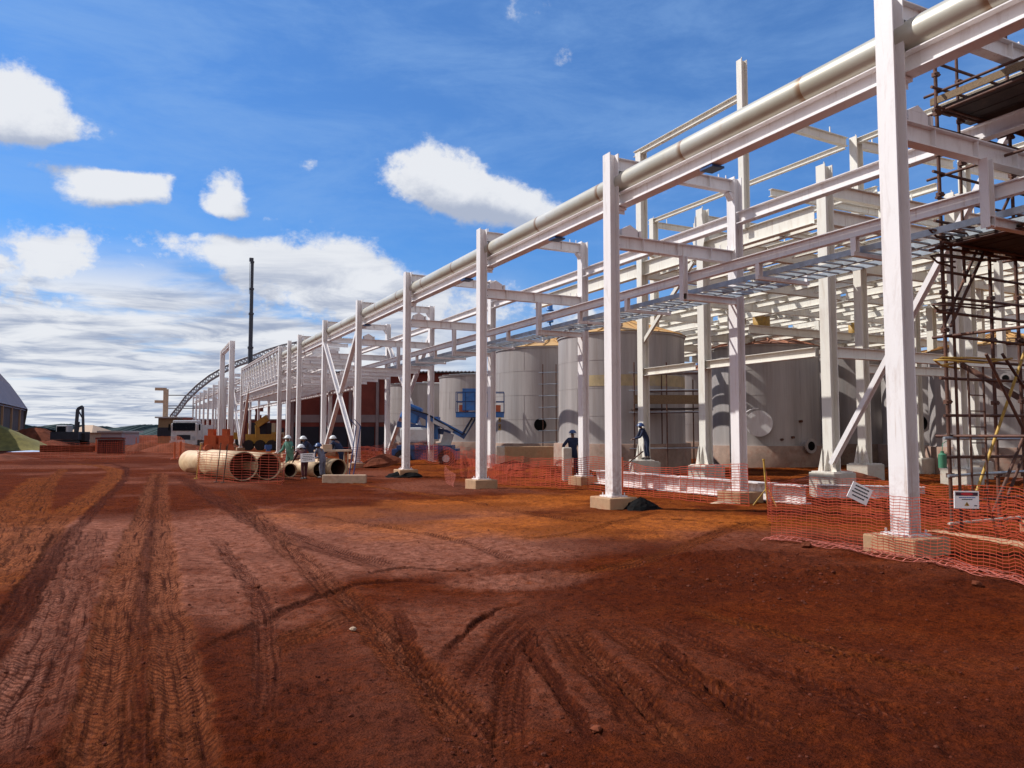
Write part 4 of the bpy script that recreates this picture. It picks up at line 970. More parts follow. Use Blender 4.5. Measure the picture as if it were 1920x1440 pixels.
# ------------------------------------------------------------------ signs hung on the net
def sign(px, py, w, h, tilt, dist, label, kind):
    c = at(px, py, dist); n_ = -FW; x = RT*math.cos(R(tilt))+Vector((0,0,1))*math.sin(R(tilt)); zz = x.cross(-FW)*(-1); zz = Vector((0,0,1))*math.cos(R(tilt))-RT*math.sin(R(tilt))
    M = Matrix((x, FW, zz)).transposed()
    m = MB(); m.box(c, (w, .012, h), rot=M); s_ = tag(part('warning_sign', m, 'sign_white', None, c), label, 'sign')
    def pl(u, v, a, b, mat, name, lift=.0075): q = MB(); q.box(c+x*u+zz*v+n_*lift, (a, .003, b), rot=M); return part(name, q, mat, s_)
    def word(txt, u, v, size, mat):
        cu = bpy.data.curves.new('t', 'FONT'); cu.body = txt; cu.size = size; cu.align_x = 'CENTER'; cu.align_y = 'CENTER'; cu.extrude = .001; cu.offset = size*.015
        to = bpy.data.objects.new('t', cu); COL.objects.link(to); dg = bpy.context.evaluated_depsgraph_get(); me = bpy.data.meshes.new_from_object(to.evaluated_get(dg)); bpy.data.objects.remove(to)
        R3 = Matrix((x, zz, n_)).transposed().to_4x4(); R3.translation = (x*u+zz*v+n_*.012); me.transform(R3)
        me.materials.clear(); me.materials.append(MATS[mat]); o = bpy.data.objects.new('lettering', me); COL.objects.link(o); o.parent = s_; o['base'] = tuple(c)
    if kind == 'panel':
        pl(0, h*.33, w*.9, h*.2, 'sign_dark', 'header'); 
        q = MB(); q.disc(Vector((0,0,0)), (0,-1,0), .5, .003, 28); Mq = Matrix.Identity(3)
        vs = [c+n_*.0105+x*(v[0]*w*.5)+zz*(h*.33+v[2]*h*.17)+n_*(-v[1]) for v in q.v]; q2 = MB(); q2.add(vs, q.f); part('oval', q2, 'sign_red', s_)
        word('PERIGO', 0, h*.33, h*.13, 'sign_white')
        rnd = random.Random(3)
        for v, ww in ((.13, .62), (.02, .40)):
            u = -ww/2
            while u < ww/2: k = rnd.uniform(.05, .11); pl((u+k/2)*w, v*h, k*w*.85, h*.045, 'ink' if v < .1 else 'blue_paint', 'text_line'); u += k
        t3 = MB(); a = [c+x*(-w*.1)+zz*(-h*.34)+n_*.008, c+x*(w*.1)+zz*(-h*.34)+n_*.008, c+zz*(-h*.12)+n_*.008]
        t3.add(a+[q+n_*.003 for q in a], [(0,1,2),(5,4,3),(0,3,4,1),(1,4,5,2),(2,5,3,0)]); part('triangle', t3, 'yellow_paint', s_); pl(0, -h*.26, w*.025, h*.09, 'ink', 'symbol', .013)
        pl(w*.36, -h*.33, w*.12, h*.05, 'ink', 'symbol')
    else:
        rnd = random.Random(9)
        for v, ww in ((.34, .7), (.14, .66), (-.05, .8), (-.26, .62)):
            u = -ww/2
            while u < ww/2: k = rnd.uniform(.06, .15); pl((u+k/2)*w, v*h, k*w*.86, h*.075, 'ink', 'text_line'); u += k
    return s_
sign(1612, 925, .285, .225, -26, 10.35, 'white sign with four dark text lines, hanging tilted on the orange net', 'lines')
sign(1812, 937, .285, .20, -1, 8.9, 'white warning sign with dark header and yellow triangle hanging straight on the net', 'panel')
sign(1612-1035, 858, .5, .3, 3, 26.5, 'small white sign tied to the net in front of the crew', 'lines')

# ------------------------------------------------------------------ black plastic, rubble at the footings
def lump(name, cx, cy, pts, mat, label, cat, seed=0, z0=None):
    rnd = random.Random(seed); z0 = gz(cx, cy) if z0 is None else z0; m = MB()
    n = 18; k = 7; vs = []
    rx, ry, h = pts
    for j in range(k+1):
        t = j/k
        for i in range(n):
            a = 2*math.pi*i/n; q = 1+.16*math.sin(3*a+seed)+rnd.uniform(-.07,.07)
            vs.append((cx+rx*q*math.cos(a)*(1-t**1.6), cy+ry*q*math.sin(a)*(1-t**1.6), z0-.04+(h+.04)*t+rnd.uniform(-.02,.02)*h*2))
    m.add(vs, [(j*n+i, j*n+(i+1) % n, (j+1)*n+(i+1) % n, (j+1)*n+i) for j in range(k) for i in range(n)])
    m.add(vs[-n:], [tuple(range(n))])
    return solo(name, m, mat, label, cat, (cx, cy, z0))
lump('plastic_sheet', 9.78, 13.42, (.46, .34, .27), 'black_plastic', 'crumpled black plastic sheet at the foot of the second left column', 'plastic sheet', 2)
lump('plastic_sheet', 9.42, 27.85, (.75, .55, .30), 'black_plastic', 'black plastic sheet heaped round the fourth left column footing', 'plastic sheet', 5)
lump('rubble_pile', 13.9, 27.6, (1.0, .8, .32), 'stone', 'pile of pale rubble at the foot of the braced right column', 'rubble', 6)
lump('rubble_pile', 12.6, 13.9, (.5, .25, .08), 'beige_block', 'crumbs of broken concrete beside the second right footing', 'rubble', 7)
lump('earth_heap', 10.6, 34.5, (1.2, .9, .55), 'earth', 'red earth heap behind the plank near the bracing', 'earth heap', 8)

# long white I beam lying in the yard
m = MB(); m.ib((13.75, 12.6, .25), (13.3, 20.6, .27), .42, .36, .025, .02)
for k in range(5):
    p = Vector((13.75, 12.6, .25)).lerp(Vector((13.3, 20.6, .27)), (k+.5)/5); m.box(p, (.30, .014, .365), math.radians(3.2))
solo('steel_beam', m, 'white_steel', 'long white steel beam lying on the ground behind the second column', 'steel beam', (13.5, 16, .05))
m = MB(); m.ib((16.6, 11.7, .25), (15.0, 13.4, .25), .30, .26, .02, .02); solo('steel_beam', m, 'white_steel', 'short white beam end lying behind the yellow tripod post', 'steel beam', (16, 12.5, .05))

def block(name, px0, px1, dist, z0, z1, depth, mat, label, cat, group=None):
    a = at(px0, 812, dist); b = at(px1, 812, dist); d = b-a; c = (a+b)/2+FW*depth/2
    m = MB(); m.box((c.x, c.y, (z0+z1)/2), (d.length, depth, z1-z0), -YAW); return bev(solo(name, m, mat, label, cat, (c.x, c.y, z0), group), .03)
block('concrete_block', 1056, 1072, 26.5, -.1, 1.15, .8, 'pale_concrete', 'tall pale concrete block left of the man with his hand on his hip', 'concrete block')
block('concrete_block', 930, 946, 32, -.1, 1.1, .9, 'pale_concrete', 'concrete block under the left edge of the manhole tank', 'concrete block')
block('concrete_block', 1186, 1228, 26.2, -.1, .72, .9, 'pale_concrete', 'low concrete block below the man with the bar', 'concrete block')
block('concrete_wall', 946, 1050, 34.5, -.1, 1.05, .3, 'concrete', 'dull concrete wall running below the manhole tank', 'wall')
block('concrete_kerb', 605, 687, 25.2, -.05, .28, .18, 'beige_block', 'long beige concrete beam lying in front of the crew', 'kerb')
# kerb strip beside the scaffold foot
m = MB(); a, b = gp(1750, 1008), gp(1990, 1045); d = (b-a).normalized(); n_ = Vector((-d.y, d.x, 0))
m.prism(a, b, [(-.13, -.1), (.13, -.1), (.12, .12), (-.12, .12)]); bev(solo('concrete_kerb', m, 'concrete', 'concrete kerb running right from the nearest column footing', 'kerb', a), .02)
# dark scrap between the far pedestals
lump('scrap_heap', 20.2, 17.2, (1.5, .9, .32), 'earth', 'dark heap of scrap and soil between the cream columns', 'scrap heap', 11)
lump('scrap_heap', 24.0, 13.5, (1.2, .8, .3), 'stone', 'jumbled scrap behind the nearest white column', 'scrap heap', 12)
m = MB(); p = at(1767, 862, 12.35); m.tube((p.x, p.y, p.z-.13), (p.x, p.y, p.z+.08), .062, 16); m.tube((p.x, p.y, p.z+.08), (p.x, p.y, p.z+.11), .062, 16, .03); m.tube((p.x, p.y, p.z+.11), (p.x, p.y, p.z+.14), .028, 10); m.path([(p.x, p.y, p.z+.13), (p.x+.02, p.y, p.z+.26), (p.x+.09, p.y-.02, p.z+.30)], .006, 5)
solo('water_bottle', m, 'green_plastic', 'green plastic water bottle hanging on the outer scaffold pole', 'bottle', (p.x, p.y, p.z))

# ------------------------------------------------------------------ big beige pipes lying on the left
def open_pipe(pa, pb, r, label, th=.03):
    a = Vector(pa); b = Vector(pb); m = MB(); x, y = m.frame(a, b); n = 40; vs = []
    for p, q in ((a, r), (b, r), (b, r-th), (a, r-th)): vs += [p+x*math.cos(2*math.pi*i/n)*q+y*math.sin(2*math.pi*i/n)*q for i in range(n)]
    fs = []
    for k in range(4): fs += [(k*n+i, k*n+(i+1) % n, ((k+1) % 4)*n+(i+1) % n, ((k+1) % 4)*n+i) for i in range(n)]
    m.add(vs, [f for f in fs], True)
    o = solo('large_pipe', m, 'pipe_beige', label, 'pipe', (a.x, a.y, 0), 'large pipes laid on the ground')
    return o
def pipe_px(px, py, dist, r, length, label, rel=12):
    c = at(px, py, dist); c.z = r+.02; dr = Vector((-math.sin(R(rel)), math.cos(R(rel)), 0))
    o = open_pipe(c, c+dr*length, r, label); inner = MB(); 
    inner.tube(c+dr*.10, c+dr*(length-.1), r-.034, 30, cap=False); inner.tube(c+dr*(length-.15), c+dr*(length-.1), r-.034, 30); part('inside_shade', inner, 'pipe_inside_shade', o); return c, dr, o  # dark inner tube and end cap, pipe's inner shade put into colour
pipe_px(457, 868, 26.2, .50, 3.6, 'large beige steel pipe lying nearest with a wide open round end', 11)
pipe_px(503, 866, 26.8, .47, 4.4, 'beige steel pipe with the second open end, behind the nearest pipe', 11)
pipe_px(412, 866, 29.2, .46, 3.4, 'beige pipe at the back left of the stack, mostly hidden', 14)
for px, r, lb in ((545, .26, 'slim beige pipe end left of the crew'), (600, .28, 'pale pipe beside the kneeling workers'), (635, .34, 'round pipe end behind the long beige beam')): pipe_px(px, 868, 28.2, r, 3.0, lb, 12)
# rope / straps over them
m = MB(); c = at(503, 838, 26.6); m.box(c, (.22, .14, .14)); m.box(c+Vector((0,0,-.1)), (.14, .1, .1)); solo('pipe_clamp', m, 'dark_blue_paint', 'small dark clamp on top of the second open pipe', 'clamp', c)

# ------------------------------------------------------------------ people
def skin_obj(name, pts, edges, rad, root, mat, parent=None, loc=(0,0,0), sub=1):
    me = bpy.data.meshes.new(name); me.from_pydata([tuple(p) for p in pts], edges, []); me.update()
    o = bpy.data.objects.new(name, me); COL.objects.link(o); me.materials.append(MATS[mat])
    k = o.modifiers.new('skin', 'SKIN'); k.use_smooth_shade = True
    for i, r in enumerate(rad): me.skin_vertices[0].data[i].radius = (r, r) if isinstance(r, float) else r
    me.skin_vertices[0].data[root].use_root = True
    s_ = o.modifiers.new('sub', 'SUBSURF'); s_.levels = sub; s_.render_levels = sub
    if parent: o.parent = parent
    else: o.location = loc
    o['base'] = tuple(loc); return o
def person(px, dist, label, face=0, cloth='navy_cloth', legs=None, helmet='blue_helmet', pose='stand', z=0.0, h=1.72, group=None):
    """face: heading in degrees, 0 = looking away from the camera"""
    p0 = at(px, 812, dist); loc = Vector((p0.x, p0.y, z)); k = h/1.72
    lean = {'stand': 0, 'akimbo': .02, 'bent': .32, 'hunch': .22, 'lean': .12}[pose]
    hipz, shz = .92, 1.42
    J = {'pelvis': (0,0,hipz), 'waist': (0,lean*.3,1.08), 'chest': (0,lean*.75,1.28), 'neckb': (0,lean*1.05,1.46-lean*.2), 'neck': (0,lean*1.15+.01,1.52-lean*.3), 'head': (0,lean*1.3+.02,1.62-lean*.42), 'crown': (0,lean*1.35+.0,1.68-lean*.46), 'nose': (0,lean*1.3+.125,1.60-lean*.45)}
    sy, sz = J['neckb'][1], J['neckb'][2]-.04
    if pose == 'akimbo': arm = {-1: [(-.38,-.06+sy,1.17), (-.20,.08,1.02)], 1: [(.27,.02+sy,1.13), (.28,.12,.90)]}
    elif pose in ('bent',): arm = {-1: [(-.24,.16+sy,1.02), (-.22,.42+sy,.86)], 1: [(.25,.12+sy,1.02), (-.02,.40+sy,.98)]}
    elif pose == 'hunch': arm = {-1: [(-.26,.14+sy,1.05), (-.12,.38+sy,.98)], 1: [(.27,.16+sy,1.04), (.12,.40+sy,.95)]}
    elif pose == 'lean': arm = {-1: [(-.34,.08+sy,1.16), (-.50,.22+sy,1.22)], 1: [(.28,.05+sy,1.10), (.24,.28+sy,.98)]}
    else: arm = {-1: [(-.25,-.02,1.13), (-.25,.06,.88)], 1: [(.25,-.02,1.13), (.25,.06,.88)]}
    pts = []; rad = []; E_ = []; idx = {}
    def add(n, p, r, par=None):
        pts.append(Vector(p)*k); rad.append(r*k if isinstance(r, float) else (r[0]*k, r[1]*k)); idx[n] = len(pts)-1
        if par is not None: E_.append((idx[par], idx[n]))
    add('pelvis', J['pelvis'], .12); add('waist', J['waist'], .115, 'pelvis'); add('chest', J['chest'], .14, 'waist'); add('neckb', J['neckb'], .07, 'chest'); add('neck', J['neck'], .052, 'neckb'); add('head', J['head'], .088, 'neck'); add('crown', J['crown'], .075, 'head'); add('nose', J['nose'], .014, 'head')
    cl = dict(pts=[Vector(J[q])*k for q in ('pelvis','waist','chest','neckb')], r=[.150*k,.145*k,.170*k,.078*k], e=[(0,1),(1,2),(2,3)])
    for s in (-1, 1):
        sh = (s*.17, sy-.01, sz); el, wr = arm[s]; hd = Vector(wr)+(Vector(wr)-Vector(el)).normalized()*.08
        add(f'sh{s}', sh, .055, 'chest'); add(f'el{s}', el, .040, f'sh{s}'); add(f'wr{s}', wr, .028, f'el{s}'); add(f'pa{s}', hd, .036, f'wr{s}')
        d = (Vector(wr)-Vector(el)).normalized(); side = d.cross(Vector((0,0,1))).normalized() if abs(d.z) < .9 else Vector((0,1,0)); dn = d.cross(side)
        for q in range(4):
            f0 = hd+side*((q-1.5)*.021)+d*.035; f1 = f0+d*(.035 if q in (0,3) else .042)+dn*.012; add(f'f{s}{q}', f0, .0085, f'pa{s}'); add(f'g{s}{q}', f1, .0075, f'f{s}{q}')
        add(f't{s}', Vector(wr)+d*.05+side*.045+dn*.02, .0095, f'pa{s}')
        b = len(cl['pts']); cl['pts'] += [Vector(sh)*k, Vector(el)*k, Vector(wr)*k*.999]; cl['r'] += [.082*k, .062*k, .046*k]; cl['e'] += [(2,b),(b,b+1),(b+1,b+2)]
        st = .12 if pose in ('lean','bent') else .03
        hp = (s*.095, 0, .86); kn = (s*.115, s*st*.5+.03, .48); an = (s*.12, s*st-.02, .09); to = (s*.14, s*st+.15, .035)
        add(f'hp{s}', hp, .085, 'pelvis'); add(f'kn{s}', kn, .055, f'hp{s}'); add(f'an{s}', an, .038, f'kn{s}'); add(f'to{s}', to, .034, f'an{s}')
        b = len(cl['pts']); cl['pts'] += [Vector(hp)*k, Vector(kn)*k, Vector(an)*k+Vector((0,0,.03))]; cl['r'] += [.108*k, .078*k, .064*k]; cl['e'] += [(0,b),(b,b+1),(b+1,b+2)]
    body = skin_obj('person', pts, E_, rad, 0, 'skin', None, loc); body.rotation_euler.z = -YAW+R(face)
    skin_obj('coverall', cl['pts'], cl['e'], [float(r) for r in cl['r']], 0, cloth, body)
    c = Vector(J['crown'])*k; m = MB(); pr = [(.132*math.cos(R(a)), .12*math.sin(R(a))) for a in range(0, 91, 15)]
    m.lathe([(.16, -.005), (.16, .005)]+[(r_, z_) for r_, z_ in pr], c+Vector((0,0,-.02)), 20); m.box(c+Vector((0,.14,-.015)), (.18, .09, .012))
    hm = part('helmet', m, helmet, None); hm.parent = body
    for s in (-1, 1):
        b = MB(); q = Vector(((s*.125), s*(.12 if pose in ('lean','bent') else .03)+.06, .045)); b.ball(q*k, .075, (.7, 1.6, .7), 10, 6); bo = part('boot', b, 'boot', None); bo.parent = body
        b = MB(); b.ball(Vector(J['head'])*k+Vector((s*.034, .088, .012)), .011); eo = part('eye', b, 'helmet', None); eo.parent = body
        b = MB(); b.ball(Vector(J['head'])*k+Vector((s*.092, .0, .0)), .028, (.4, .8, 1.1)); eo = part('ear', b, 'skin', None); eo.parent = body
    tag(body, label, 'person', group); return body
person(1074, 27.6, 'person in dark work clothes and helmet, one hand on the hip, by the concrete block', 10, 'navy_cloth', pose='akimbo')
P2 = person(1213, 26.9, 'person in navy coverall and hood bending over a long bar on the low concrete block', 95, 'navy_cloth', pose='hunch', z=.72, h=1.30)
m = MB(); a = at(1166, 878, 26.4); b = at(1206, 846, 26.4); m.tube(a, b, .025, 8); solo('steel_bar', m, 'rusty_tube', 'long dark bar held down to the ground by the bending man', 'bar', a)
person(545, 30.2, 'person in green top and white helmet standing behind the pipes', 150, 'green_cloth', helmet='helmet', pose='lean', h=1.56)
person(588, 30.0, 'person in dark blue clothes and white hood bending over with an outstretched arm', 120, 'navy_cloth', helmet='helmet', pose='bent', h=1.62)
person(606, 28.0, 'person in dark clothes crouched low behind the net', 60, 'grey_cloth', helmet='blue_helmet', pose='hunch', h=1.3)
person(642, 30.3, 'person in dark clothes and white helmet bent forward beside the braced column', 75, 'navy_cloth', helmet='helmet', pose='bent', h=1.64)
person(572, 27.3, 'person in maroon and grey clothes crouching low at the pipe ends', 40, 'maroon_cloth', helmet='helmet', pose='bent', h=1.3)

# workbench and small stuff around the crew
m = MB(); c = at(625, 812, 29.0)
for s in (-.5, .5):
    for q in (-.25, .25): m.bar((c.x+s, c.y+q, 0), (c.x+s, c.y+q, .95), .05)
m.box((c.x, c.y, .98), (1.3, .7, .06)); m.box((c.x-.25, c.y, 1.12), (.35, .3, .2)); solo('workbench', m, 'beige_block', 'pale workbench with a box on it between two workers', 'workbench', (c.x, c.y, 0))
for px, dist, lb in ((655, 27.5, 'thin pole leaning over the bent worker'), (663, 27.6, 'dark pole standing right of the crew')):
    c = at(px, 812, dist); m = MB(); m.tube((c.x, c.y, 0), (c.x+.25, c.y, 1.9), .02, 6); m.tube((c.x+.25, c.y, 1.9), (c.x+.02, c.y, 2.15), .015, 6); solo('pole', m, 'dark_blue_paint', lb, 'pole', (c.x, c.y, 0))
# ------------------------------------------------------------------ boom lift
def frame_at(px, dist, ang=0):
    o = at(px, 812, dist); return Vector((o.x, o.y, 0))
bl = frame_at(810, 38)
lift = thing('boom_lift', 'blue articulated boom lift with its basket raised in front of the pale tanks', 'boom lift', tuple(bl))
def P(px, py, dist): return at(px, py, dist)
def quad_beam(pts, w): pass
m = MB(); c = P(800, 812, 38); m.box((c.x, c.y, .62), (3.2, 1.7, .5), -YAW); m.box((c.x, c.y, .95), (2.7, 1.9, .2), -YAW); part('chassis', m, 'dark_blue_paint', lift)
for s in (-1.05, 1.05):
    for q in (-.85, .85):
        w = Vector((c.x, c.y, .42))+RT*s+FW*q; m = MB(); m.tube(w-FW*.16, w+FW*.16, .42, 24); wh = part('wheel', m, 'rubber', lift); m = MB(); m.tube(w-FW*.18, w+FW*.18, .18, 12); part('rim', m, 'truck_white', wh)
a, b = P(758, 790, 38), P(800, 812, 38); m = MB(); cc = P(782, 808, 38); m.box((cc.x, cc.y, 1.55), (1.5, 1.5, .75), -YAW); bev(part('engine_cover', m, 'truck_white', lift), .12)
m = MB(); cc = P(812, 808, 37.9); m.box((cc.x, cc.y, 1.9), (.6, 1.2, 1.1), -YAW); part('turret', m, 'blue_paint', lift)
m = MB(); cc = P(772, 775, 38); m.box((cc.x, cc.y, cc.z), (.9, .8, .85), rot=Matrix.Rotation(-YAW, 3, 'Z') @ Matrix.Rotation(R(22), 3, 'Y')); bev(part('upper_turret', m, 'blue_paint', lift), .1)
def arm(p, q, w, h, mat, nm='boom'): m = MB(); m.bar(p, q, w*.62, h*.62); return part(nm, m, mat, lift)
arm(P(745, 795, 37.8), P(845, 812, 37.8), .4, .45, 'dark_blue_paint'); arm(P(760, 762, 37.6), P(834, 800, 37.6), .35, .42, 'dark_blue_paint')
arm(P(806, 783, 37.2), P(872, 818, 37.2), .34, .42, 'blue_paint'); arm(P(866, 821, 37.0), P(893, 777, 37.0), .34, .38, 'dark_blue_paint'); 
m = MB(); m.bar(P(872, 812, 36.9), P(888, 783, 36.9), .1, .1); part('cylinder', m, 'galvanised', lift)
m = MB(); m.path([P(760,765,37.3), P(800,776,37.1), P(840,800,37.0), P(868,815,36.8), P(885,785,36.7)], .03, 5); part('hose', m, 'rubber', lift)
m = MB(); m.bar(P(812,790,37.0), P(850,808,37.0), .05, .16); part('stripe', m, 'truck_white', lift)
m = MB(); m.bar(P(835, 835, 37.7), P(842, 812, 37.7), .3, .5); m.bar(P(812, 838, 37.6), P(836, 834, 37.6), .12, .3); part('bracket', m, 'truck_white', lift)
p0, p1 = P(856, 778, 36.8), P(945, 776, 36.8); x0 = p0; W_ = (p1-p0).length; zb = p0.z-.12
cb = (p0+p1)/2; bk = MB(); bk.box((cb.x, cb.y, zb+.12), (W_, .9, .24), -YAW); bs = part('basket_floor', bk, 'blue_paint', lift)
rl = MB()
for z in (.24, .75, 1.2):
    for q in (-.45, .45): rl.tube(p0.xy.to_3d()+FW*q+Vector((0,0,zb+z)), p1.xy.to_3d()+FW*q+Vector((0,0,zb+z)), .022, 6)
for i in range(6):
    for q in (-.45, .45):
        pp = p0.lerp(p1, i/5).xy.to_3d()+FW*q; rl.tube(pp+Vector((0,0,zb+.2)), pp+Vector((0,0,zb+1.2)), .02, 6)
part('basket_rail', rl, 'dark_blue_paint', lift)
m = MB(); cc = P(884, 757, 36.5); m.box((cc.x, cc.y, zb+.85), (.85, .3, 1.05), -YAW); part('control_box', m, 'blue_paint', lift)
for px in (870, 930): m = MB(); cc = P(px, 762, 36.7); m.box((cc.x, cc.y, zb+.42), (.45, .3, .34), -YAW); part('tool_box', m, 'orange_plastic', lift)

# ------------------------------------------------------------------ brick shed
br = at(735, 812, 70); sh = thing('brick_shed', 'long dark red brick shed with a corrugated roof and pale band behind the rack', 'building', (br.x, br.y, 0))
L_, R_ = at(535, 812, 70), at(962, 812, 70); Wd = (R_-L_).length; cc = (L_+R_)/2+FW*9; H_ = 1.65+112*70/1430
def onface(px0, px1, z0, z1, proud, mat, name, dist=70, th=.06):
    a, b = at(px0, 812, dist), at(px1, 812, dist); c = (a+b)/2-FW*(proud); m = MB(); m.box((c.x, c.y, (z0+z1)/2), ((b-a).length, th, z1-z0), -YAW); return part(name, m, mat, sh)
m = MB(); m.box((cc.x, cc.y, H_/2), (Wd, 18, H_), -YAW); part('wall', m, 'brick', sh)
onface(535, 962, 1.65+20*70/1430, 1.65+34*70/1430, .033, 'grey_band', 'band')
for px in (546, 600, 654, 705, 755, 808, 862, 915): onface(px, px+5, 0, H_-.1, .10, 'grey_band', 'pilaster', th=.2)
for a, b in ((548, 598), (606, 652), (660, 702), (708, 770)): onface(a, b, 0, 1.65+12*70/1430, .036, 'dark_inside', 'opening')
m = MB(); n = 120; vs = []; 
for i in range(n+1):
    u = i/n; z = H_+.02+.10*(i % 2); p = L_.lerp(R_, u); a = p-FW*.8; b = p+FW*19
    vs += [(a.x, a.y, z), (b.x, b.y, z+1.4), (a.x, a.y, z+.06), (b.x, b.y, z+1.46)]
fs = []
for i in range(n): o = 4*i; fs += [(o, o+1, o+5, o+4), (o+2, o+6, o+7, o+3), (o, o+4, o+6, o+2)]
m.add(vs, fs); part('roof', m, 'roof_sheet', sh)
# second low building far behind
def far_box(name, px0, px1, py_top, dist, depth, mat, label, cat, z0=0):
    a, b = at(px0, 812, dist), at(px1, 812, dist); c = (a+b)/2+FW*depth/2; h = at(0, py_top, dist).z; h = 1.65+(812-py_top)*dist/1430
    t = thing(name, label, cat, (c.x, c.y, 0)); m = MB(); m.box((c.x, c.y, (h+z0)/2), ((b-a).length, depth, h-z0), -YAW); part('wall', m, mat, t)
    m = MB(); m.box((c.x, c.y, h+.12), ((b-a).length+.8, depth+.8, .24), -YAW); part('roof', m, 'roof_sheet' if mat != 'brick' else 'grey_band', t)
    n = max(2, int((b-a).length/6))
    for i in range(n):
        q = a.lerp(b, (i+.5)/n)-FW*.05; m = MB(); m.box((q.x, q.y, h*.45), (1.6, .12, h*.35), -YAW); part('opening', m, 'dark_inside', t)
    return t
far_box('low_building', 327, 610, 788, 165, 20, 'brick', 'low dark red building far behind the rack columns', 'building')
far_box('block_tower', 296, 330, 784, 125, 6, 'plank', 'brown block structure at the far end of the rack', 'building')
far_box('site_office', 190, 228, 811, 105, 5, 'hall_roof', 'small grey site cabin beside the excavator', 'site cabin')
def pitched(px0, px1, dist, hy, ry, label):
    a, b = at(px0, 812, dist), at(px1, 812, dist); c = (a+b)/2; h = 1.65+(812-hy)*dist/1430; r_ = 1.65+(812-ry)*dist/1430
    t = thing('house', label, 'house', (c.x, c.y, 0)); m = MB(); m.box((c.x, c.y, h/2), ((b-a).length, 7, h), -YAW); part('wall', m, 'beige_block', t)
    m = MB(); a2, b2 = a-RT*.6, b+RT*.6; k = a.lerp(b, .15), a.lerp(b, .55)
    vs = [a2-FW*4, b2-FW*4, b2+FW*4, a2+FW*4]; vs = [Vector((v.x, v.y, h)) for v in vs]+[Vector((k[0].x, k[0].y, r_)), Vector((k[1].x, k[1].y, r_))]
    m.add(vs, [(0,1,5,4), (2,3,4,5), (1,2,5), (3,0,4), (0,3,2,1)]); part('roof', m, 'beige_block', t)
    m = MB(); q = c-FW*3.53; m.box((q.x, q.y, h*.4), (2.5, .08, h*.5), -YAW); part('opening', m, 'dark_inside', t)
pitched(155, 190, 130, 811, 797, 'pale pitched roof hut behind the excavator')

# ------------------------------------------------------------------ storage hall at the left edge
hall = thing('storage_hall', 'large arched roof storage hall with dark walls at the left edge', 'building', (-13.3, 130, 0))
def hx(s): return -13.3-s
prof = [(0, 5.1), (1.0, 6.7), (2.2, 8.5), (3.6, 10.2), (5.4, 12.0), (8, 13.9), (11, 15.4), (15, 16.6), (19, 17.0), (23, 16.6), (28, 15), (32, 12.6), (35, 9.2), (37.5, 5.1)]
m = MB(); y0, y1 = 40, 130; vs = [(hx(s), y, z) for y in (y0, y1) for s, z in prof]; n = len(prof); inner = [(hx(s*.99+.2), y, z-.25) for y in (y0, y1) for s, z in prof]
m.add(vs, [(i, i+1, n+i+1, n+i) for i in range(n-1)], True); m.add(inner, [(i, n+i, n+i+1, i+1) for i in range(n-1)])
for k in (0, n): m.add(vs[k:k+n]+inner[k:k+n], [(i, i+n, i+n+1, i+1) for i in range(n-1)])
part('roof', m, 'hall_roof', hall)
m = MB(); m.box((hx(.55), 85, 2.4), (.3, 90, 5.0)); m.box((hx(37), 85, 2.4), (.3, 90, 5.0)); part('wall', m, 'hall_wall', hall)
for k, y in ((0, y1-.1),):
    m = MB(); pp = [(hx(s), y, z-.1) for s, z in prof]+[(hx(37.2), y, 0), (hx(.6), y, 0)]; m.add(pp, [tuple(range(len(pp)))]); m.add([(a, b-.3, c) for a, b, c in pp], [tuple(range(len(pp)))[::-1]]); part('gable', m, 'hall_wall', hall)
for y in range(60, 130, 8): m = MB(); m.box((hx(.33), y, 2.5), (.25, .5, 5.0)); part('buttress', m, 'concrete', hall)
m = MB(); m.box((hx(.28), 85, 1.9), (.3, 90, .18)); part('ledge', m, 'concrete', hall)
m = MB()
for y in np.arange(41, 130, 1.6):
    for (s0, z0), (s1, z1) in zip(prof[:8], prof[1:9]): m.bar((hx(s0), float(y), z0+.04), (hx(s1), float(y), z1+.04), .09, .09, up=(0, 1, 0))
part('roof_seams', m, 'hall_roof', hall)
# steel truss arch of the second hall under construction
tr = thing('roof_truss', 'curved grey steel lattice roof truss rising behind the far end of the rack', 'roof truss', tuple(frame_at(330, 150)))
cv = [(319,783),(334,765),(347,747),(368,726),(391,708),(420,691),(445,680),(470,671),(500,659),(530,650),(575,641),(640,636)]
for dd, nm in ((150, 0), (157, 1)):
    top = [at(px, py-4+nm*2, dd) for px, py in cv]; bot = [at(px+4, py+4+nm*2, dd) for px, py in cv]
    m = MB(); m.path(top, .13, 6); part('chord', m, 'truss_grey', tr); m = MB(); m.path(bot, .13, 6); part('chord', m, 'truss_grey', tr)
    for i in range(len(cv)-1):
        for k in range(4):
            a = top[i].lerp(top[i+1], k/4); b = bot[i].lerp(bot[i+1], (k+.5)/4); c = top[i].lerp(top[i+1], (k+1)/4)
            m = MB(); m.tube(a, b, .07, 5); m.tube(b, c, .07, 5); part('lattice', m, 'truss_grey', tr)
m = MB()
for i in range(len(cv)): m.tube(at(cv[i][0], cv[i][1]-4, 150), at(cv[i][0], cv[i][1]-2, 157), .08, 5)
part('purlins', m, 'truss_grey', tr)
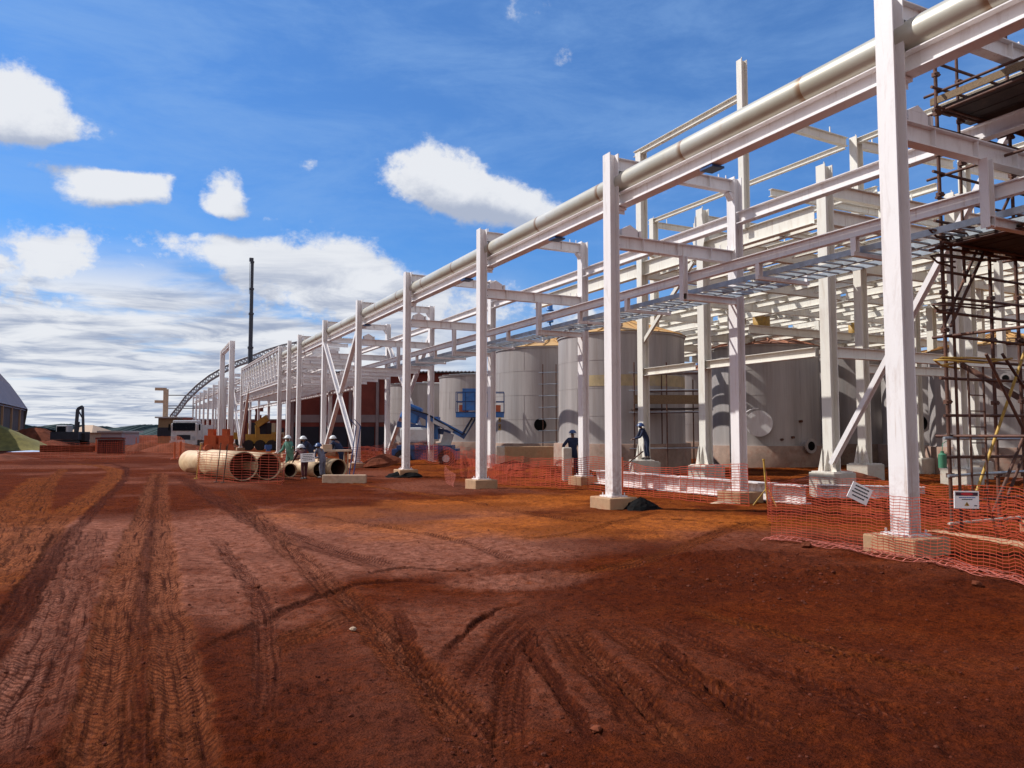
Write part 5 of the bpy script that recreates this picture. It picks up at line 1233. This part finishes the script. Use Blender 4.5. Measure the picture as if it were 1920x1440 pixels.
# tall portal and end post
t = thing('portal_frame', 'tall white portal frame rising above the far part of the rack', 'steel frame', (XL, 82, 0))
for y, z in ((90.5, 10.8), (81.5, 11.0)): m = MB(); m.ib((XL-.3, y, 0), (XL-.3, y, z), .5, .5, .03, .03, up=(1,0,0)); part('column', m, 'white_steel', t)
m = MB(); m.ib((XL-.3, 81.7, 10.8), (XL-.3, 90.3, 10.6), .45, .4, .03, .03); part('beam', m, 'white_steel', t)
pp = frame_at(309, 128); t = thing('end_post', 'concrete post with two short arms at the far end of the rack', 'post', tuple(pp))
m = MB(); m.box((pp.x, pp.y, 4.5), (.8, .8, 9.0)); part('shaft', m, 'beige_block', t)
for z in (9.0, 6.9): m = MB(); m.box((pp.x-.8, pp.y, z), (1.8, .7, .45)); part('arm', m, 'beige_block', t)
for z in (8.0, 6.2, 5.8): m = MB(); m.bar((pp.x+.4, pp.y, z), (pp.x+6.5, pp.y-2, z), .16); part('rail', m, 'truss_grey', t)

# ------------------------------------------------------------------ cranes and machines
c = frame_at(466, 100); mc = thing('mobile_crane', 'mobile crane with a very tall black telescopic boom standing upright', 'crane', tuple(c))
zs = [(1.5, 13, .27), (13, 17.5, .24), (17.5, 20.8, .21), (20.8, 24.4, .18)]
for z0, z1, r_ in zs: m = MB(); m.box((c.x, c.y, (z0+z1)/2), (r_*2, r_*2, z1-z0)); m.box((c.x, c.y, z1-.12), (r_*2.5, r_*2.5, .24)); part('boom_section', m, 'mast_paint', mc)
m = MB(); m.box((c.x-.12, c.y, 24.6), (.5, .5, .45)); m.tube((c.x-.3, c.y, 24.2), (c.x-.3, c.y, 20), .03, 5); part('boom_head', m, 'mast_paint', mc)
m = MB(); m.box((c.x+.5, c.y-.5, 1.3), (7.5, 2.4, .9), -YAW); m.box((c.x+1.5, c.y-.8, 2.3), (3, 2.2, 1.3), -YAW); part('carrier', m, 'yellow_paint', mc)
for k in range(4): w = Vector((c.x, c.y, .55))+RT*(-2.6+k*1.9)-FW*1.2; m = MB(); m.tube(w-FW*.2, w+FW*.2, .55, 16); part('wheel', m, 'rubber', mc)
c = frame_at(496, 74); ex = thing('yellow_crane', 'yellow crane with a short raised arm seen between the rack columns', 'crane', tuple(c))
m = MB(); m.box((c.x, c.y, 1.1), (2.9, 2.3, .9), -YAW); part('chassis', m, 'yellow_paint', ex)
m = MB(); m.box((c.x-.3, c.y, 2.1), (1.4, 1.8, 1.1), -YAW); part('cab', m, 'dark_inside', ex)
m = MB(); m.bar(at(482, 797, 73), at(503, 783, 73), .5, .6); m.bar(at(482, 797, 73), at(483, 822, 73), .4, .4); part('boom', m, 'yellow_paint', ex)
for k in range(3): w = Vector((c.x, c.y, .5))+RT*(-1.1+k*1.1)-FW*1.2; m = MB(); m.tube(w-FW*.18, w+FW*.18, .5, 16); part('wheel', m, 'rubber', ex)
m = MB(); m.box(at(483, 775, 100), (.5, .4, 1.7)); m.box(at(486, 768, 100), (1.0, .4, .5)); m.box(at(484, 783, 100), (.8,.5,.7)); solo('hook_block', m, 'red_paint', 'dark red hook block hanging in the opening below the trussed span', 'hook block', at(483, 775, 100))
m = MB(); q = frame_at(460, 85); m.box((q.x, q.y, 2.6), (.4, .4, 5.2)); solo('red_post', m, 'red_paint', 'dark red post standing in the far opening', 'post', q)

# white truck facing the camera
def truck(px, dist, label, sc_=1.0, rz=8):
    c = frame_at(px, dist); M = Matrix.Rotation(-YAW+R(rz), 3, 'Z'); t = thing('truck', label, 'truck', tuple(c))
    def bx(mb, p, s_): mb.box(c+M @ Vector(p)*sc_, [v*sc_ for v in s_], rot=M)
    m = MB(); bx(m, (0,0,1.75), (2.4,1.9,1.7)); bx(m, (0,.1,2.7), (2.25,1.7,.35)); cb_ = bev(part('cab', m, 'truck_white', t), .12)
    m = MB(); bx(m, (0,-.96,2.25), (2.05,.06,.75)); part('windscreen', m, 'glass_dark', t)
    m = MB(); bx(m, (0,-.97,1.25), (1.2,.06,.45)); part('grille', m, 'dark_inside', t)
    m = MB(); bx(m, (0,-1.0,.75), (2.45,.25,.4)); part('bumper', m, 'truck_white', t)
    for s in (-1, 1):
        m = MB(); bx(m, (s*.95,-1.0,1.2), (.3,.08,.25)); part('headlight', m, 'galvanised', t)
        m = MB(); bx(m, (s*1.38,-.8,2.2), (.12,.2,.6)); part('mirror', m, 'black_plastic', t)
        for y in (-.3, 3.2, 4.5):
            w = c+M @ Vector((s*1.05, y, .5))*sc_; a = M @ Vector((.16, 0, 0)); m = MB(); m.tube(w-a, w+a, .5*sc_, 18); part('wheel', m, 'rubber', t)
    m = MB(); bx(m, (0,3.2,1.7), (2.4,4.4,1.5)); bx(m, (0,2,.85), (.9,6,.3)); part('body', m, 'truck_white', t)
    m = MB(); bx(m, (0,.3,3.05), (.9,.3,.18)); part('beacon', m, 'red_paint', t)
truck(350, 74, 'white truck facing the camera at the far end of the dirt road')
# excavator at the left
c = frame_at(132, 88); t = thing('excavator', 'dark excavator with a pale cab and its arm folded upright, far left', 'excavator', tuple(c))
for s in (-1, 1): m = MB(); q = c+FW*s*1.0; m.box((q.x, q.y, .45), (3.4, .6, .85), -YAW); bev(part('track', m, 'rubber', t), .3)
m = MB(); m.box((c.x, c.y, 1.35), (3.2, 2.4, .9), -YAW); part('body', m, 'mast_paint', t)
m = MB(); q = c-RT*.4-FW*.5; m.box((q.x, q.y, 1.9), (1.3, 1.2, 1.3), -YAW); bev(part('cab', m, 'truck_white', t), .1)
m = MB(); q = c-RT*.4-FW*1.12; m.box((q.x, q.y, 2.0), (1.0, .05, .8), -YAW); part('window', m, 'glass_dark', t)
m = MB(); b0 = c+RT*.6+Vector((0,0,1.5)); b1 = c+RT*.75+Vector((0,0,4.4)); b2 = c+RT*1.3+Vector((0,0,4.7)); b3 = c+RT*1.5+Vector((0,0,1.7)); m.bar(b0, b1, .36, .4); m.bar(b1, b2, .3, .32); m.bar(b2, b3, .28, .3); m.tube(b0+RT*.25, (b0+b1)/2+RT*.3, .08, 8); m.tube(b1, (b2+b3)/2, .07, 8); part('boom', m, 'mast_paint', t)
m = MB(); m.box((b3.x, b3.y, 1.2), (.9, 1.0, .9), -YAW); part('bucket', m, 'rubber', t)

# ------------------------------------------------------------------ far left ground features
def mound(px, dist, rx, ry, h, mat, label, name='earth_mound', cat='earth mound', seed=0, kind=None):
    q = frame_at(px, dist); m = MB(); n, k = 40, 10; vs = []; rnd = random.Random(seed)
    for j in range(k+1):
        tt = j/k
        for i in range(n):
            a = 2*math.pi*i/n; w = 1+.12*math.sin(3*a+seed)+.07*math.sin(7*a+seed*2); p = q+RT*(rx*w*math.cos(a)*tt)+FW*(ry*w*math.sin(a)*tt)
            vs.append((p.x, p.y, -.15+(h+.15)*(math.cos(math.pi*min(tt,1))*.5+.5)+rnd.uniform(-.04,.04)*h))
    m.add(vs, [(j*n+i, (j+1)*n+i, (j+1)*n+(i+1) % n, j*n+(i+1) % n) for j in range(k) for i in range(n)], mat.startswith(('grass','far')))
    o = solo(name, m, mat, None if kind else label, None if kind else cat, q, None, kind)
    return o
mound(-40, 75, 7.5, 9, 2.7, 'grass_bank', '', 'grass_bank', '', 1, 'structure')
mound(66, 97, 6.5, 5, 2.3, 'earth', 'dark red earth mound below the arched hall', seed=3)
mound(95, 80, 4.0, 3, .9, 'earth', 'low earth mound left of the excavator', seed=4)
mound(0, 48, 3.2, 3, .35, 'earth', 'low clods of earth at the left edge', seed=5)
mound(270, 72, 3.0, 3, .75, 'earth', 'reddish debris heap behind the orange netting', 'debris_heap', 'debris', 6)
mound(330, 70, 4.5, 4, .8, 'earth', 'earth mound in front of the white truck', seed=7)
block('barrier_wall', 183, 232, 62, 0, 1.15, .3, 'hall_wall', 'dark slatted barrier wall at the far end of the road', 'barrier')
a, b = at(183, 812, 61.7), at(232, 812, 61.7)
m = MB()
for i in range(12): p = a.lerp(b, (i+.5)/12); m.box((p.x, p.y, .55), (.09, .08, 1.1), -YAW)
m.box(((a.x+b.x)/2, (a.y+b.y)/2-.01, 1.22), (2.3, .3, .14), -YAW); solo('picket_row', m, 'red_paint', 'row of dark red pickets standing in front of the slatted barrier', 'picket row', a)
block('barrier_wall', 75, 178, 66, 0, .6, .25, 'earth', 'low red earth bank left of the slatted wall', 'barrier')
for px, py, lb in ((180,848,'leftmost pale marker post by the pit'), (255,838,'pale marker post beside the debris heap'), (327,862,'orange marker post near the white truck'), (338,860,'second orange marker post near the pipes')):
    p = gp(px, py); m = MB(); m.tube((p.x, p.y, 0), (p.x, p.y, 1.1), .06, 8); m.box((p.x, p.y, .05), (.4, .4, .1)); solo('marker_post', m, 'orange_plastic', lb, 'post', p)
lump('water_sheet', *list(gp(58, 847))[:2], (2.0, .8, .12), 'sheet_blue', 'pale plastic sheet on the ground at the far left', 'plastic sheet', 3, 0)
for px, dist, w, lb in ((398, 66, 1.0, 'orange machine part between the far columns'), (424, 66, .9, 'second orange machine part between the far columns')):
    q = frame_at(px, dist); m = MB(); m.box((q.x, q.y, .9), (w, 1, 1.1), -YAW); m.box((q.x, q.y, 1.7), (w*.5, .7, .6), -YAW); m.tube((q.x-w*.3, q.y-.6, .35), (q.x-w*.3, q.y+.6, .35), .35, 12); m.tube((q.x+w*.3, q.y-.6, .35), (q.x+w*.3, q.y+.6, .35), .35, 12); solo('orange_compressor', m, 'orange_plastic', lb, 'compressor', q)
# terrain on the horizon
def ridge(name, px0, px1, dist, hs, mat, seed):
    rnd = random.Random(seed); n = 90; m = MB(); vs = []
    for i in range(n+1):
        u = i/n; p = at(px0+(px1-px0)*u, 812, dist); k = u*(len(hs)-1); q = min(int(k), len(hs)-2); h = hs[q]*(1-(k-q))+hs[q+1]*(k-q)
        h += (rnd.uniform(-.16, .22)*h if mat == 'far_wood' else 0)
        for s, z in ((-1, -2), (-.3, h*.8), (0, h), (1, -2)): v = p+FW*(s*dist*.12); vs.append((v.x, v.y, z))
    m.add(vs, [(4*i+j, 4*i+4+j, 4*i+5+j, 4*i+1+j) for i in range(n) for j in range(3)], mat != 'far_wood')
    tag(part(name, m, mat, None, tuple(at((px0+px1)/2, 812, dist))), None, None, None, 'structure' if mat != 'far_wood' else 'stuff')
ridge('hill', -700, 700, 900, [6, 7, 7, 8, 9.5, 9, 8, 7, 6, 6], 'far_field', 1)
ridge('far_wood', 60, 210, 820, [3, 8, 10, 9, 8, 7.5], 'far_wood', 2); ridge('far_wood', 10, 75, 640, [5, 7, 8, 6, 7], 'far_wood', 8)
ridge('far_wood', 212, 420, 700, [4, 6.5, 8.5, 8, 7.5, 9, 8, 6, 5], 'far_wood', 3)
ridge('hill', 700, 2600, 1100, [7, 7, 8, 8, 7], 'far_field', 4)

# ------------------------------------------------------------------ gravel on its own heights
arr = np.array(STONES.v); n_ = 35; cen = arr.reshape(-1, n_, 3).mean(1); hz_ = ground_fields(cen[:, 0], cen[:, 1])[0]
arr = arr.reshape(-1, n_, 3); arr[:, :, 2] += hz_[:, None]; STONES.v = [tuple(v) for v in arr.reshape(-1, 3)]
o = part('gravel', STONES, 'stone', None, (0, 0, 0)); o['kind'] = 'stuff'
rnd = random.Random(5)
for px, py, r_, lb in ((1510,1028,.085,'dark clod of earth on the hump below the tilted sign'), (1832,1102,.06,'dark clod of earth at the right edge of the dirt'), (1118,1362,.035,'small dark clod in the tyre tracks at the bottom'), (482,1098,.035,'single dark stone left of the crossing tracks'), (662,1185,.03,'pale chip of stone lying in the diagonal track')):
    p = gp(px, py); m = MB(); z = gz(p.x, p.y); m.rock((p.x, p.y, z+r_*.4), r_, rnd); solo('clod', m, 'beige_block' if 'pale' in lb else 'earth', lb, 'clod', (p.x, p.y, z))

for o in bpy.data.objects:
    if 'base' in o: del o['base']
